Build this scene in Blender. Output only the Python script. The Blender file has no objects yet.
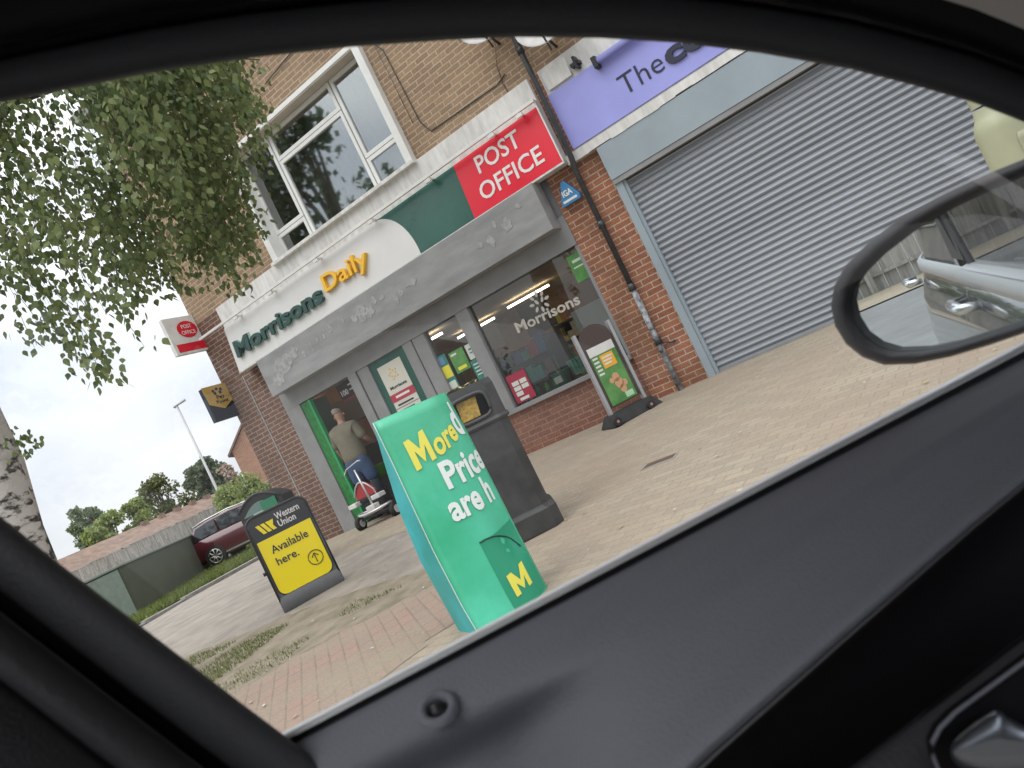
import bpy, bmesh, math, random
from mathutils import Vector, Matrix
R = math.radians
sc = bpy.context.scene
# ------------------------------------------------------------------ camera, measured from the photograph
CR = Vector((0.7755170, 0.4566278, -0.4359639))     # camera right / up / forward in world axes
CU = Vector((0.3808622, 0.2123528, 0.8999168))
CF = Vector((-0.5035052, 0.8639429, 0.0092291))
CAM = Vector((0.0, -9.129, 0.88))
F = 770.0
cd = bpy.data.cameras.new('camera')
cam = bpy.data.objects.new('camera', cd)
sc.collection.objects.link(cam)
cd.sensor_width = 36.0
cd.lens = F / 1024 * 36
cd.clip_start = 0.02
cd.clip_end = 2000
cd.dof.use_dof = True
cd.dof.focus_distance = 8.0
cd.dof.aperture_fstop = 9.5
mw = Matrix.Identity(4)
for i in range(3):
    mw[i][0], mw[i][1], mw[i][2], mw[i][3] = CR[i], CU[i], -CF[i], CAM[i]
cam.matrix_world = mw
sc.camera = cam
# ------------------------------------------------------------------ sky and sun: bright overcast day
world = bpy.data.worlds.new('World')
sc.world = world
world.use_nodes = True
nt = world.node_tree
bg = nt.nodes['Background']
SUN_EL, SUN_AZ = R(52), R(200)
sky = nt.nodes.new('ShaderNodeTexSky'); sky.sky_type = 'NISHITA'; sky.sun_disc = False
sky.sun_elevation = SUN_EL; sky.sun_rotation = SUN_AZ
tc = nt.nodes.new('ShaderNodeTexCoord')
nz = nt.nodes.new('ShaderNodeTexNoise'); nz.inputs['Scale'].default_value = 2.2; nz.inputs['Detail'].default_value = 5; nz.inputs['Roughness'].default_value = .45
mp = nt.nodes.new('ShaderNodeMapping'); mp.inputs['Scale'].default_value = (1, 1, 2.2); mp.inputs['Location'].default_value = (.3, .1, .55)
nt.links.new(tc.outputs['Generated'], mp.inputs['Vector']); nt.links.new(mp.outputs['Vector'], nz.inputs['Vector'])
cr = nt.nodes.new('ShaderNodeValToRGB')
cr.color_ramp.elements[0].position = .38; cr.color_ramp.elements[0].color = (7.2, 7.6, 8.3, 1)
cr.color_ramp.elements[1].position = .62; cr.color_ramp.elements[1].color = (12.4, 12.4, 12.4, 1)
nt.links.new(nz.outputs['Fac'], cr.inputs['Fac'])
mx = nt.nodes.new('ShaderNodeMix'); mx.data_type = 'RGBA'; mx.inputs[0].default_value = .88
nt.links.new(sky.outputs['Color'], mx.inputs[6]); nt.links.new(cr.outputs['Color'], mx.inputs[7])
gs = nt.nodes.new('ShaderNodeSeparateXYZ'); nt.links.new(tc.outputs['Generated'], gs.inputs[0])
gr = nt.nodes.new('ShaderNodeValToRGB'); nt.links.new(gs.outputs[2], gr.inputs['Fac'])
gr.color_ramp.elements[0].position = 0.0; gr.color_ramp.elements[0].color = (.45, .455, .465, 1)
gr.color_ramp.elements[1].position = 1.0; gr.color_ramp.elements[1].color = (1.25, 1.25, 1.25, 1)
e_ = gr.color_ramp.elements.new(.35); e_.color = (.72, .725, .73, 1)
mg = nt.nodes.new('ShaderNodeMix'); mg.data_type = 'RGBA'; mg.blend_type = 'MULTIPLY'; mg.inputs[0].default_value = 1
nt.links.new(mx.outputs[2], mg.inputs[6]); nt.links.new(gr.outputs['Color'], mg.inputs[7])
nt.links.new(mg.outputs[2], bg.inputs['Color'])
bg.inputs['Strength'].default_value = 0.1
sl = bpy.data.lights.new('sun', 'SUN'); sl.energy = 0.5; sl.angle = R(45); sl.color = (1, .96, .9)
so = bpy.data.objects.new('sun', sl); sc.collection.objects.link(so)
so.rotation_euler = (R(90) - SUN_EL, 0, math.pi - SUN_AZ)
vs = sc.view_settings
vs.view_transform = 'Standard'; vs.look = 'None'; vs.gamma = 1; vs.exposure = 0.98; vs.use_curve_mapping = False
sc.cycles.max_bounces = 8
sc.cycles.transparent_max_bounces = 16

# ------------------------------------------------------------------ measuring helpers (a photo pixel -> a point on a real plane)
def ray(x, y): return CR * ((x - 512) / F) + CU * (-(y - 384) / F) + CF
def atY(x, y, Y=0):
    r = ray(x, y); return CAM + r * ((Y - CAM.y) / r.y)
def atX(x, y, X):
    r = ray(x, y); return CAM + r * ((X - CAM.x) / r.x)
def atD(x, y, d): return CAM + ray(x, y) * d
def g(X, Y): return 0.035 * min(0, max(-7, Y)) - .12 * max(0, min(1.8, -20.9 - X))
def gnd(x, y):
    r = ray(x, y); t = 1.0
    while t < 90:
        P = CAM + r * t
        if P.z < g(P.x, P.y): return P
        t += .01
    return P
TH = R(37.1)
U = Vector((math.cos(TH), math.sin(TH), 0)); V = Vector((-math.sin(TH), math.cos(TH), 0)); Z = Vector((0, 0, 1))
def car(u, v, w): return CAM + U * u + V * v + Z * w
def cv(x, y, v):
    r = ray(x, y); return CAM + r * (v / r.dot(V))

# ------------------------------------------------------------------ scene helpers
def link(o): sc.collection.objects.link(o); return o
def tag(o, label=None, cat=None, group=None, kind=None):
    if label: o['label'] = label
    if cat: o['category'] = cat
    if group: o['group'] = group
    if kind: o['kind'] = kind
    return o
def thing(name, label, cat, loc=(0, 0, 0), rz=0, group=None):
    o = link(bpy.data.objects.new(name, None)); o.empty_display_size = .1
    o.location = loc; o.rotation_euler = (0, 0, rz)
    return tag(o, label, cat, group)
class MB:
    def __init__(s): s.bm = bmesh.new(); s.mats = []; s.cur = 0
    def face(s, pts, smooth=False):
        vs_ = [s.bm.verts.new(p) for p in pts]
        try: f = s.bm.faces.new(vs_); f.material_index = s.cur; f.smooth = smooth
        except ValueError: pass
    def box(s, a, b):
        (x0, y0, z0), (x1, y1, z1) = a, b
        x0, x1 = sorted((x0, x1)); y0, y1 = sorted((y0, y1)); z0, z1 = sorted((z0, z1))
        P = [Vector(p) for p in ((x0,y0,z0),(x1,y0,z0),(x1,y1,z0),(x0,y1,z0),(x0,y0,z1),(x1,y0,z1),(x1,y1,z1),(x0,y1,z1))]
        s.hexa(P); return s
    def hexa(s, P):
        v = [s.bm.verts.new(p) for p in P]
        for q in ((0,3,2,1),(4,5,6,7),(0,1,5,4),(1,2,6,5),(2,3,7,6),(3,0,4,7)):
            f = s.bm.faces.new([v[i] for i in q]); f.material_index = s.cur
        return s
    def slab(s, quad, n, t):     # a quad (4 pts) thickened by t along -n
        n = Vector(n).normalized(); q = [Vector(p) for p in quad]
        s.hexa([p - n * t for p in q] + q); return s
    def prism(s, poly, n, t, smooth=False):
        n = Vector(n); a = [s.bm.verts.new(Vector(p)) for p in poly]; b = [s.bm.verts.new(Vector(p) + n * t) for p in poly]
        k = len(a)
        for f in (a, b[::-1]):
            ff = s.bm.faces.new(f); ff.material_index = s.cur
        for i in range(k):
            f = s.bm.faces.new([a[i], b[i], b[(i+1) % k], a[(i+1) % k]]); f.material_index = s.cur; f.smooth = smooth
        return s
    def tube(s, pts, r, n=8, cap=True, smooth=True):
        pts = [Vector(p) for p in pts]; rs = r if isinstance(r, (list, tuple)) else [r] * len(pts)
        rings = []
        for i, p in enumerate(pts):
            d = (pts[min(i+1, len(pts)-1)] - pts[max(i-1, 0)]).normalized()
            a = d.cross(Vector((0, 0, 1)) if abs(d.z) < .95 else Vector((1, 0, 0))).normalized(); b = d.cross(a)
            rings.append([s.bm.verts.new(p + (a * math.cos(2*math.pi*k/n) + b * math.sin(2*math.pi*k/n)) * rs[i]) for k in range(n)])
        for A, B in zip(rings, rings[1:]):
            for k in range(n):
                f = s.bm.faces.new([A[k], A[(k+1) % n], B[(k+1) % n], B[k]]); f.smooth = smooth; f.material_index = s.cur
        if cap:
            for q in (rings[0][::-1], rings[-1]):
                f = s.bm.faces.new(q); f.material_index = s.cur
        return s
    def grid(s, rows, smooth=True, closed=False):
        vv = [[s.bm.verts.new(Vector(p)) for p in r] for r in rows]
        for A, B in zip(vv, vv[1:]):
            m = len(A)
            for k in range(m if closed else m - 1):
                f = s.bm.faces.new([A[k], A[(k+1) % m], B[(k+1) % m], B[k]]); f.smooth = smooth; f.material_index = s.cur
        return vv
    def lathe(s, prof, c=(0, 0, 0), n=20):
        c = Vector(c)
        rows = [[c + Vector((r * math.cos(2*math.pi*k/n), r * math.sin(2*math.pi*k/n), z)) for k in range(n)] for r, z in prof]
        s.grid(rows, closed=True); return s
    def xf(s, M):
        bmesh.ops.transform(s.bm, matrix=M, verts=s.bm.verts); return s
    def build(s, name, mat, parent=None, world=False, bevel=0, merge=False, solid=0, sub=0):
        if bevel:
            bmesh.ops.bevel(s.bm, geom=list(s.bm.edges), offset=bevel, segments=2, affect='EDGES', profile=.6)
        if merge: bmesh.ops.remove_doubles(s.bm, verts=s.bm.verts, dist=1e-4)
        bmesh.ops.recalc_face_normals(s.bm, faces=s.bm.faces)
        if world and parent is not None:
            L = Matrix.Translation(parent.location) @ parent.rotation_euler.to_matrix().to_4x4()
            if parent.parent: L = Matrix.Translation(parent.parent.location) @ parent.parent.rotation_euler.to_matrix().to_4x4()
            if parent.parent and parent.parent.parent:
                pp = parent.parent.parent; L = Matrix.Translation(pp.location) @ pp.rotation_euler.to_matrix().to_4x4()
            s.xf(L.inverted())
        me = bpy.data.meshes.new(name); s.bm.to_mesh(me); s.bm.free()
        for m in (mat if isinstance(mat, (list, tuple)) else [mat]): me.materials.append(m)
        o = link(bpy.data.objects.new(name, me))
        if parent is not None: o.parent = parent
        if solid:
            m = o.modifiers.new('solid', 'SOLIDIFY'); m.thickness = solid; m.offset = 0
        if sub:
            m = o.modifiers.new('sub', 'SUBSURF'); m.levels = sub; m.render_levels = sub
        return o
def text_mb(body, size, ext=.004, bold=0.0, align='LEFT', sx=1.0, space=1.0, res=3):
    c = bpy.data.curves.new('t', 'FONT'); c.body = body; c.size = size; c.extrude = ext; c.offset = bold
    c.align_x = align; c.space_character = space; c.resolution_u = res
    o = bpy.data.objects.new('t', c); link(o)
    bpy.context.view_layer.update()
    me = bpy.data.meshes.new_from_object(o.evaluated_get(bpy.context.evaluated_depsgraph_get()))
    mb = MB(); mb.bm.from_mesh(me)
    bpy.data.objects.remove(o); bpy.data.curves.remove(c); bpy.data.meshes.remove(me)
    mb.xf(Matrix.Diagonal((sx, 1, 1, 1)))
    return mb
def frame(o, x, y):            # matrix: local x along x-dir, y along y-dir, origin o, z outwards
    x = Vector(x).normalized(); y = Vector(y); y = (y - x * y.dot(x)).normalized(); z = x.cross(y)
    M = Matrix.Identity(4)
    for i in range(3): M[i][0], M[i][1], M[i][2], M[i][3] = x[i], y[i], z[i], o[i]
    return M
def fit_text(body, left, right, height_dir, height, ext=.004, bold=.0, space=1.0, shear=0):
    """text whose baseline runs left->right (world points) with cap size = height"""
    left, right = Vector(left), Vector(right)
    mb = text_mb(body, 1.0, ext / height, bold, 'LEFT', 1, space)
    xs = [v.co.x for v in mb.bm.verts]; w0, w1 = min(xs), max(xs)
    L = (right - left).length
    size = height / .73
    for v in mb.bm.verts:
        v.co.x = (v.co.x - w0) / (w1 - w0) * L; v.co.y *= size; v.co.z *= height
    mb.xf(frame(left, right - left, height_dir))
    return mb

# ------------------------------------------------------------------ materials
def nodes(m): return m.node_tree.nodes, m.node_tree.links
def mat(name, col, rough=.6, metal=0, var=0, vscale=8, bump=0, bscale=60, spec=.5, alpha=None, emit=0, col2=None, stretch=None, coat=0):
    m = bpy.data.materials.new(name); m.use_nodes = True
    N, L = nodes(m); p = N['Principled BSDF']
    p.inputs['Base Color'].default_value = (*col, 1); p.inputs['Roughness'].default_value = rough
    p.inputs['Metallic'].default_value = metal; p.inputs['Specular IOR Level'].default_value = spec
    p.inputs['Coat Weight'].default_value = coat
    if emit: p.inputs['Emission Color'].default_value = (*col, 1); p.inputs['Emission Strength'].default_value = emit
    t = N.new('ShaderNodeTexCoord'); vec = t.outputs['Object']
    if stretch:
        mpn = N.new('ShaderNodeMapping'); mpn.inputs['Scale'].default_value = stretch; L.new(vec, mpn.inputs['Vector']); vec = mpn.outputs['Vector']
    if var or col2:
        n = N.new('ShaderNodeTexNoise'); n.inputs['Scale'].default_value = vscale; n.inputs['Detail'].default_value = 6; n.inputs['Roughness'].default_value = .6
        L.new(vec, n.inputs['Vector'])
        r = N.new('ShaderNodeValToRGB'); r.color_ramp.elements[0].position = .35; r.color_ramp.elements[1].position = .65
        a = tuple(max(0, c * (1 - var)) for c in col); b = col2 if col2 else tuple(min(1, c * (1 + var)) for c in col)
        if col2: a = col
        r.color_ramp.elements[0].color = (*a, 1); r.color_ramp.elements[1].color = (*b, 1)
        L.new(n.outputs['Fac'], r.inputs['Fac']); L.new(r.outputs['Color'], p.inputs['Base Color'])
        rr = N.new('ShaderNodeMapRange'); rr.inputs[3].default_value = max(0, rough - .1); rr.inputs[4].default_value = min(1, rough + .12)
        L.new(n.outputs['Fac'], rr.inputs[0]); L.new(rr.outputs[0], p.inputs['Roughness'])
    if bump:
        n2 = N.new('ShaderNodeTexNoise'); n2.inputs['Scale'].default_value = bscale; n2.inputs['Detail'].default_value = 4
        L.new(vec, n2.inputs['Vector'])
        b_ = N.new('ShaderNodeBump'); b_.inputs['Strength'].default_value = bump; b_.inputs['Distance'].default_value = .01
        L.new(n2.outputs['Fac'], b_.inputs['Height']); L.new(b_.outputs['Normal'], p.inputs['Normal'])
    return m
def brick(name, c1, c2, mortar,  bw=.225, bh=.075, ms=.008, stain=None, stain_amt=.5, floor=False, off=.5, dirt_scale=1.2, rot=0, third=None):
    m = bpy.data.materials.new(name); m.use_nodes = True
    N, L = nodes(m); p = N['Principled BSDF']; p.inputs['Roughness'].default_value = .9; p.inputs['Specular IOR Level'].default_value = .2
    ge = N.new('ShaderNodeNewGeometry'); sp = N.new('ShaderNodeSeparateXYZ'); L.new(ge.outputs['Position'], sp.inputs[0])
    cb = N.new('ShaderNodeCombineXYZ')
    if floor:
        L.new(sp.outputs[0], cb.inputs[0]); L.new(sp.outputs[1], cb.inputs[1])
    else:
        ad = N.new('ShaderNodeMath'); ad.operation = 'ADD'; L.new(sp.outputs[0], ad.inputs[0]); L.new(sp.outputs[1], ad.inputs[1])
        L.new(ad.outputs[0], cb.inputs[0]); L.new(sp.outputs[2], cb.inputs[1])
    mpn = N.new('ShaderNodeMapping'); mpn.inputs['Rotation'].default_value = (0, 0, rot); L.new(cb.outputs[0], mpn.inputs['Vector'])
    # slight waviness so the courses are not ruled
    wv = N.new('ShaderNodeTexNoise'); wv.inputs['Scale'].default_value = 3; L.new(mpn.outputs[0], wv.inputs['Vector'])
    sb = N.new('ShaderNodeVectorMath'); sb.operation = 'MULTIPLY_ADD'; sb.inputs[1].default_value = (.012, .012, 0)
    L.new(wv.outputs['Color'], sb.inputs[0]); L.new(mpn.outputs[0], sb.inputs[2])
    b = N.new('ShaderNodeTexBrick'); b.offset = off; b.inputs['Scale'].default_value = 1
    b.inputs['Brick Width'].default_value = bw; b.inputs['Row Height'].default_value = bh; b.inputs['Mortar Size'].default_value = ms
    b.inputs['Mortar Smooth'].default_value = .3; b.inputs['Bias'].default_value = 0
    b.inputs['Color1'].default_value = (*c1, 1); b.inputs['Color2'].default_value = (*c2, 1); b.inputs['Mortar'].default_value = (*mortar, 1)
    L.new(sb.outputs[0], b.inputs['Vector'])
    n = N.new('ShaderNodeTexNoise'); n.inputs['Scale'].default_value = dirt_scale; n.inputs['Detail'].default_value = 8; n.inputs['Roughness'].default_value = .65
    L.new(ge.outputs['Position'], n.inputs['Vector'])
    n3 = N.new('ShaderNodeTexNoise'); n3.inputs['Scale'].default_value = 60; n3.inputs['Detail'].default_value = 3; L.new(ge.outputs['Position'], n3.inputs['Vector'])
    r = N.new('ShaderNodeMapRange'); r.inputs[1].default_value = .42; r.inputs[2].default_value = .68; r.inputs[3].default_value = 0; r.inputs[4].default_value = stain_amt
    L.new(n.outputs['Fac'], r.inputs[0])
    mx_ = N.new('ShaderNodeMix'); mx_.data_type = 'RGBA'; L.new(r.outputs[0], mx_.inputs[0]); L.new(b.outputs['Color'], mx_.inputs[6])
    s = stain or tuple(c * .45 for c in c1); mx_.inputs[7].default_value = (*s, 1)
    m2 = N.new('ShaderNodeMix'); m2.data_type = 'RGBA'; m2.blend_type = 'MULTIPLY'; m2.inputs[0].default_value = 1
    r3 = N.new('ShaderNodeMapRange'); r3.inputs[1].default_value = .3; r3.inputs[2].default_value = .7; r3.inputs[3].default_value = .88 if floor else .72; r3.inputs[4].default_value = 1.1 if floor else 1.25
    L.new(n3.outputs['Fac'], r3.inputs[0]); L.new(mx_.outputs[2], m2.inputs[6]); L.new(r3.outputs[0], m2.inputs[7])
    L.new(m2.outputs[2], p.inputs['Base Color'])
    bp = N.new('ShaderNodeBump'); bp.inputs['Strength'].default_value = .22 if floor else .6; bp.inputs['Distance'].default_value = .006; bp.invert = True
    ad2 = N.new('ShaderNodeMath'); ad2.operation = 'ADD'; L.new(b.outputs['Fac'], ad2.inputs[0]); L.new(n3.outputs['Fac'], ad2.inputs[1])
    L.new(ad2.outputs[0], bp.inputs['Height']); L.new(bp.outputs['Normal'], p.inputs['Normal'])
    return m
def glass(name, tint=(1, 1, 1), fac=.0, rough=0.0, ior=1.5):
    m = bpy.data.materials.new(name); m.use_nodes = True
    N, L = nodes(m); N.remove(N['Principled BSDF']); out = N['Material Output']
    tr = N.new('ShaderNodeBsdfTransparent'); tr.inputs[0].default_value = (*tint, 1)
    gl = N.new('ShaderNodeBsdfGlossy'); gl.inputs['Roughness'].default_value = rough
    fr = N.new('ShaderNodeFresnel'); fr.inputs[0].default_value = ior
    ad = N.new('ShaderNodeMath'); ad.operation = 'ADD'; ad.use_clamp = True; L.new(fr.outputs[0], ad.inputs[0]); ad.inputs[1].default_value = fac
    mxs = N.new('ShaderNodeMixShader'); L.new(ad.outputs[0], mxs.inputs[0]); L.new(tr.outputs[0], mxs.inputs[1]); L.new(gl.outputs[0], mxs.inputs[2])
    L.new(mxs.outputs[0], out.inputs[0]); return m
def leafmat(name, c1, c2, trans=.35):
    m = bpy.data.materials.new(name); m.use_nodes = True
    N, L = nodes(m); p = N['Principled BSDF']; p.inputs['Roughness'].default_value = .5; p.inputs['Specular IOR Level'].default_value = .4
    ge = N.new('ShaderNodeNewGeometry'); r = N.new('ShaderNodeValToRGB')
    r.color_ramp.elements[0].color = (*c1, 1); r.color_ramp.elements[1].color = (*c2, 1)
    L.new(ge.outputs['Random Per Island'], r.inputs['Fac']); L.new(r.outputs['Color'], p.inputs['Base Color'])
    tl = N.new('ShaderNodeBsdfTranslucent'); L.new(r.outputs['Color'], tl.inputs[0])
    mxs = N.new('ShaderNodeMixShader'); mxs.inputs[0].default_value = trans
    L.new(p.outputs[0], mxs.inputs[1]); L.new(tl.outputs[0], mxs.inputs[2]); L.new(mxs.outputs[0], N['Material Output'].inputs[0])
    return m

M = {}
M['brick_up'] = brick('brick_upper', (.38, .26, .165), (.29, .20, .135), (.50, .42, .31), stain=(.16, .105, .07), stain_amt=.35)
M['brick_red'] = brick('brick_red', (.40, .17, .10), (.29, .12, .08), (.52, .41, .30), stain=(.13, .08, .05), stain_amt=.55, dirt_scale=1.6)
M['brick_brown'] = brick('brick_brown', (.21, .115, .085), (.155, .09, .07), (.37, .30, .24), stain=(.08, .055, .045), stain_amt=.5)
M['brick_riser'] = brick('brick_riser', (.31, .145, .10), (.24, .11, .085), (.33, .24, .19), stain=(.12, .07, .05), stain_amt=.5)
M['gable'] = brick('brick_gable', (.42, .22, .14), (.34, .17, .11), (.46, .36, .28), stain_amt=.15)
M['paving'] = brick('paving_blocks', (.39, .335, .255), (.325, .28, .22), (.275, .235, .18), bw=.2, bh=.1, ms=.006, stain=(.33, .25, .19), stain_amt=.6, floor=True, dirt_scale=.9, rot=.1)
M['redpave'] = brick('red_block_paving', (.34, .235, .19), (.30, .235, .19), (.24, .19, .15), bw=.2, bh=.1, ms=.008, stain=(.31, .265, .20), stain_amt=1.0, floor=True, dirt_scale=1.9, rot=.75)
M['tarmac'] = mat('tarmac', (.31, .275, .235), .95, var=.18, vscale=3, bump=.5, bscale=150)
M['road'] = mat('road_asphalt', (.20, .20, .20), .9, var=.15, vscale=2, bump=.4, bscale=140)
M['dirt'] = mat('dirt', (.19, .165, .11), 1, col2=(.31, .26, .20), vscale=5, bump=.8, bscale=50)
M['kerb'] = mat('kerb_stone', (.30, .29, .27), .9, var=.2, vscale=6, bump=.3)
M['grass'] = mat('grass_ground', (.10, .14, .03), 1, col2=(.22, .26, .07), vscale=4, bump=.8, bscale=40)
M['blade'] = leafmat('grass_blades', (.08, .12, .025), (.24, .27, .09), .3)
M['white'] = mat('white_paint', (.72, .71, .68), .5, var=.08, vscale=5)
M['whitedirty'] = mat('weathered_white_board', (.66, .65, .62), .7, var=.14, vscale=4, stretch=(3, 1, .7))
M['upvc'] = mat('white_upvc', (.74, .74, .71), .4, var=.06, vscale=3)
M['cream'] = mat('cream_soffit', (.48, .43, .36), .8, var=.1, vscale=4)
M['signwhite'] = mat('sign_white', (.66, .65, .63), .35, var=.03, vscale=2)
M['signgreen'] = mat('sign_green', (.018, .095, .072), .3, var=.12, vscale=3)
M['letgreen'] = mat('letter_green', (.02, .065, .055), .35)
M['letgrey'] = mat('letter_edge', (.30, .42, .38), .4)
M['yellow'] = mat('letter_yellow', (.82, .46, .02), .4)
M['red'] = mat('sign_red', (.70, .012, .035), .35, var=.04, vscale=2)
M['purple'] = mat('sign_purple', (.33, .34, .74), .4, var=.06, vscale=1.5)
M['ink'] = mat('dark_lettering', (.02, .022, .045), .4)
M['grey'] = mat('grey_metal', (.29, .29, .29), .45, var=.14, vscale=3, stretch=(.6, 1, 2))
M['grey2'] = mat('grey_frame', (.25, .25, .25), .4, var=.1, vscale=3)
M['bluegrey'] = mat('blue_grey_paint', (.29, .345, .38), .45, var=.06, vscale=2)
M['shutter'] = mat('shutter_steel', (.29, .31, .34), .55, metal=.05, var=.1, vscale=1.2, stretch=(.25, 1, 2))
M['paper'] = mat('paper_residue', (.42, .42, .42), .9, col2=(.28, .28, .28), vscale=14)
M['black'] = mat('black_plastic', (.015, .015, .017), .45)
M['pipe'] = mat('drainpipe', (.025, .027, .03), .35, col2=(.05, .052, .055), vscale=10)
M['flake'] = mat('flaking_paint', (.025, .027, .03), .45, col2=(.42, .45, .47), vscale=16)
M['dish'] = mat('satellite_dish', (.52, .51, .49), .5, var=.1)
M['alarm'] = mat('alarm_blue', (.06, .23, .46), .3)
M['dark_bin'] = mat('bin_plastic', (.05, .05, .05), .5, var=.25, vscale=6, bump=.15, bscale=200)
M['binyellow'] = mat('yellow_notice', (.66, .42, .06), .7, col2=(.28, .18, .06), vscale=60)
M['promo'] = mat('promo_green', (.04, .42, .22), .4, col2=(.10, .62, .42), vscale=1.3, coat=.2)
M['promodark'] = mat('promo_dark_green', (.02, .30, .17), .35)
M['promoteal'] = mat('promo_teal', (.02, .30, .27), .35, col2=(.04, .45, .48), vscale=2.5)
M['cardedge'] = mat('card_edge', (.6, .75, .68), .6)
M['promoyellow'] = mat('promo_yellow', (.78, .72, .10), .4)
M['promowhite'] = mat('promo_white', (.78, .84, .82), .4)
M['wuyellow'] = mat('board_yellow', (.90, .72, .015), .35)
M['wublack'] = mat('board_black', (.03, .032, .038), .4)
M['rubber'] = mat('rubber', (.03, .03, .03), .8, var=.3)
M['boardgrey'] = mat('board_grey', (.13, .13, .135), .5, var=.1)
M['posterg'] = mat('poster_green', (.05, .20, .05), .5, col2=(.13, .34, .08), vscale=5)
M['orange'] = mat('poster_orange', (.85, .42, .03), .5)
M['silver'] = mat('silver_metal', (.55, .55, .55), .3, metal=.7)
M['aluminium'] = mat('aluminium', (.42, .42, .43), .4, metal=.4)
M['maroon'] = mat('maroon_paint', (.085, .012, .02), .2, coat=.8)
M['carglass'] = mat('car_glass', (.02, .025, .03), .04, coat=.5)
M['tyre'] = mat('tyre', (.02, .02, .02), .85)
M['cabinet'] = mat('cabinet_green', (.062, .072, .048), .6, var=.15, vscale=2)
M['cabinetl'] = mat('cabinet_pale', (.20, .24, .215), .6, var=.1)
M['fence'] = mat('fence_boards', (.34, .32, .29), .9, var=.3, vscale=3, stretch=(6, 6, .5))
M['roof'] = mat('brown_roof_tiles', (.22, .15, .115), .9, var=.25, vscale=2)
M['gold'] = mat('gold_sign', (.52, .34, .10), .4, var=.08)
M['navy'] = mat('navy_sign', (.02, .03, .045), .4)
M['post'] = mat('pale_green_post_paint', (.46, .47, .31), .35, var=.06, vscale=6)
M['galv'] = mat('galvanised', (.45, .45, .45), .5, metal=.4)
M['bark'] = mat('birch_bark', (.05, .045, .04), .9, col2=(.55, .52, .48), vscale=7, bump=.7, bscale=30, stretch=(.8, .8, 1.6))
for e_, ps in zip(M['bark'].node_tree.nodes['Color Ramp'].color_ramp.elements, (.40, .49)): e_.position = ps
M['twig'] = mat('twig', (.10, .075, .05), .9)
M['trunk'] = mat('tree_trunk', (.11, .085, .06), .95, var=.3, vscale=4)
M['birch'] = leafmat('birch_leaves', (.09, .135, .05), (.27, .32, .13), .42)
M['birchshade'] = M['birch']
M['leafdark'] = leafmat('leaves_dark', (.075, .10, .055), (.15, .19, .10))
M['leafmid'] = leafmat('leaves_mid', (.10, .12, .04), (.20, .22, .09))
M['leaflight'] = leafmat('leaves_light', (.17, .23, .06), (.32, .38, .12))
M['leafpale'] = leafmat('leaves_pale', (.16, .21, .12), (.28, .34, .20))
M['blossom'] = leafmat('leaves_pink', (.36, .26, .2), (.5, .42, .34))
M['shopwall'] = mat('shop_inner_wall', (.42, .24, .13), .8, var=.2, vscale=2)
M['shopceil'] = mat('shop_ceiling', (.80, .60, .36), .8, var=.1, vscale=1)
M['shopfloor'] = mat('shop_floor', (.16, .13, .11), .3)
M['shelf'] = mat('shop_shelving', (.08, .07, .065), .5)
M['tubelight'] = mat('tube_light', (1, .93, .8), .5, emit=3.5)
M['glass'] = glass('shop_glass', (.95, .97, .95), .0)
M['winglass'] = glass('window_glass', (.72, .78, .75), .28, rough=.03)
M['carpane'] = glass('car_side_glass', (.985, .99, .985), 0, ior=1.42)
M['mirror'] = mat('mirror_glass', (.82, .88, .88), .0, metal=1)
M['housing'] = mat('mirror_housing', (.022, .022, .026), .55, bump=.12, bscale=300)
M['pad'] = mat('door_pad_plastic', (.20, .21, .245), .5, bump=.3, bscale=520, spec=.45)
M['trim'] = mat('pillar_trim', (.055, .057, .062), .6, bump=.15, bscale=300, spec=.35)
M['blacktrim'] = mat('black_seal', (.006, .006, .007), .6, spec=.3)
M['lining'] = mat('roof_lining', (.50, .47, .43), .95, spec=.1)
M['chrome'] = mat('chrome_strip', (.75, .77, .80), .22, metal=.9)
M['satinstrip'] = mat('satin_strip', (.62, .63, .65), .38, metal=.15)
M['carpaint'] = mat('grey_car_paint', (.13, .132, .14), .22, metal=.65, coat=1)
M['recessblack'] = mat('dark_recess', (.008, .008, .010), .7, spec=.2)  # near-black colour of the door and handle recesses
def flat(name, c, r=.5): 
    if name not in M: M[name] = mat(name, c, r)
    return M[name]

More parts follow.
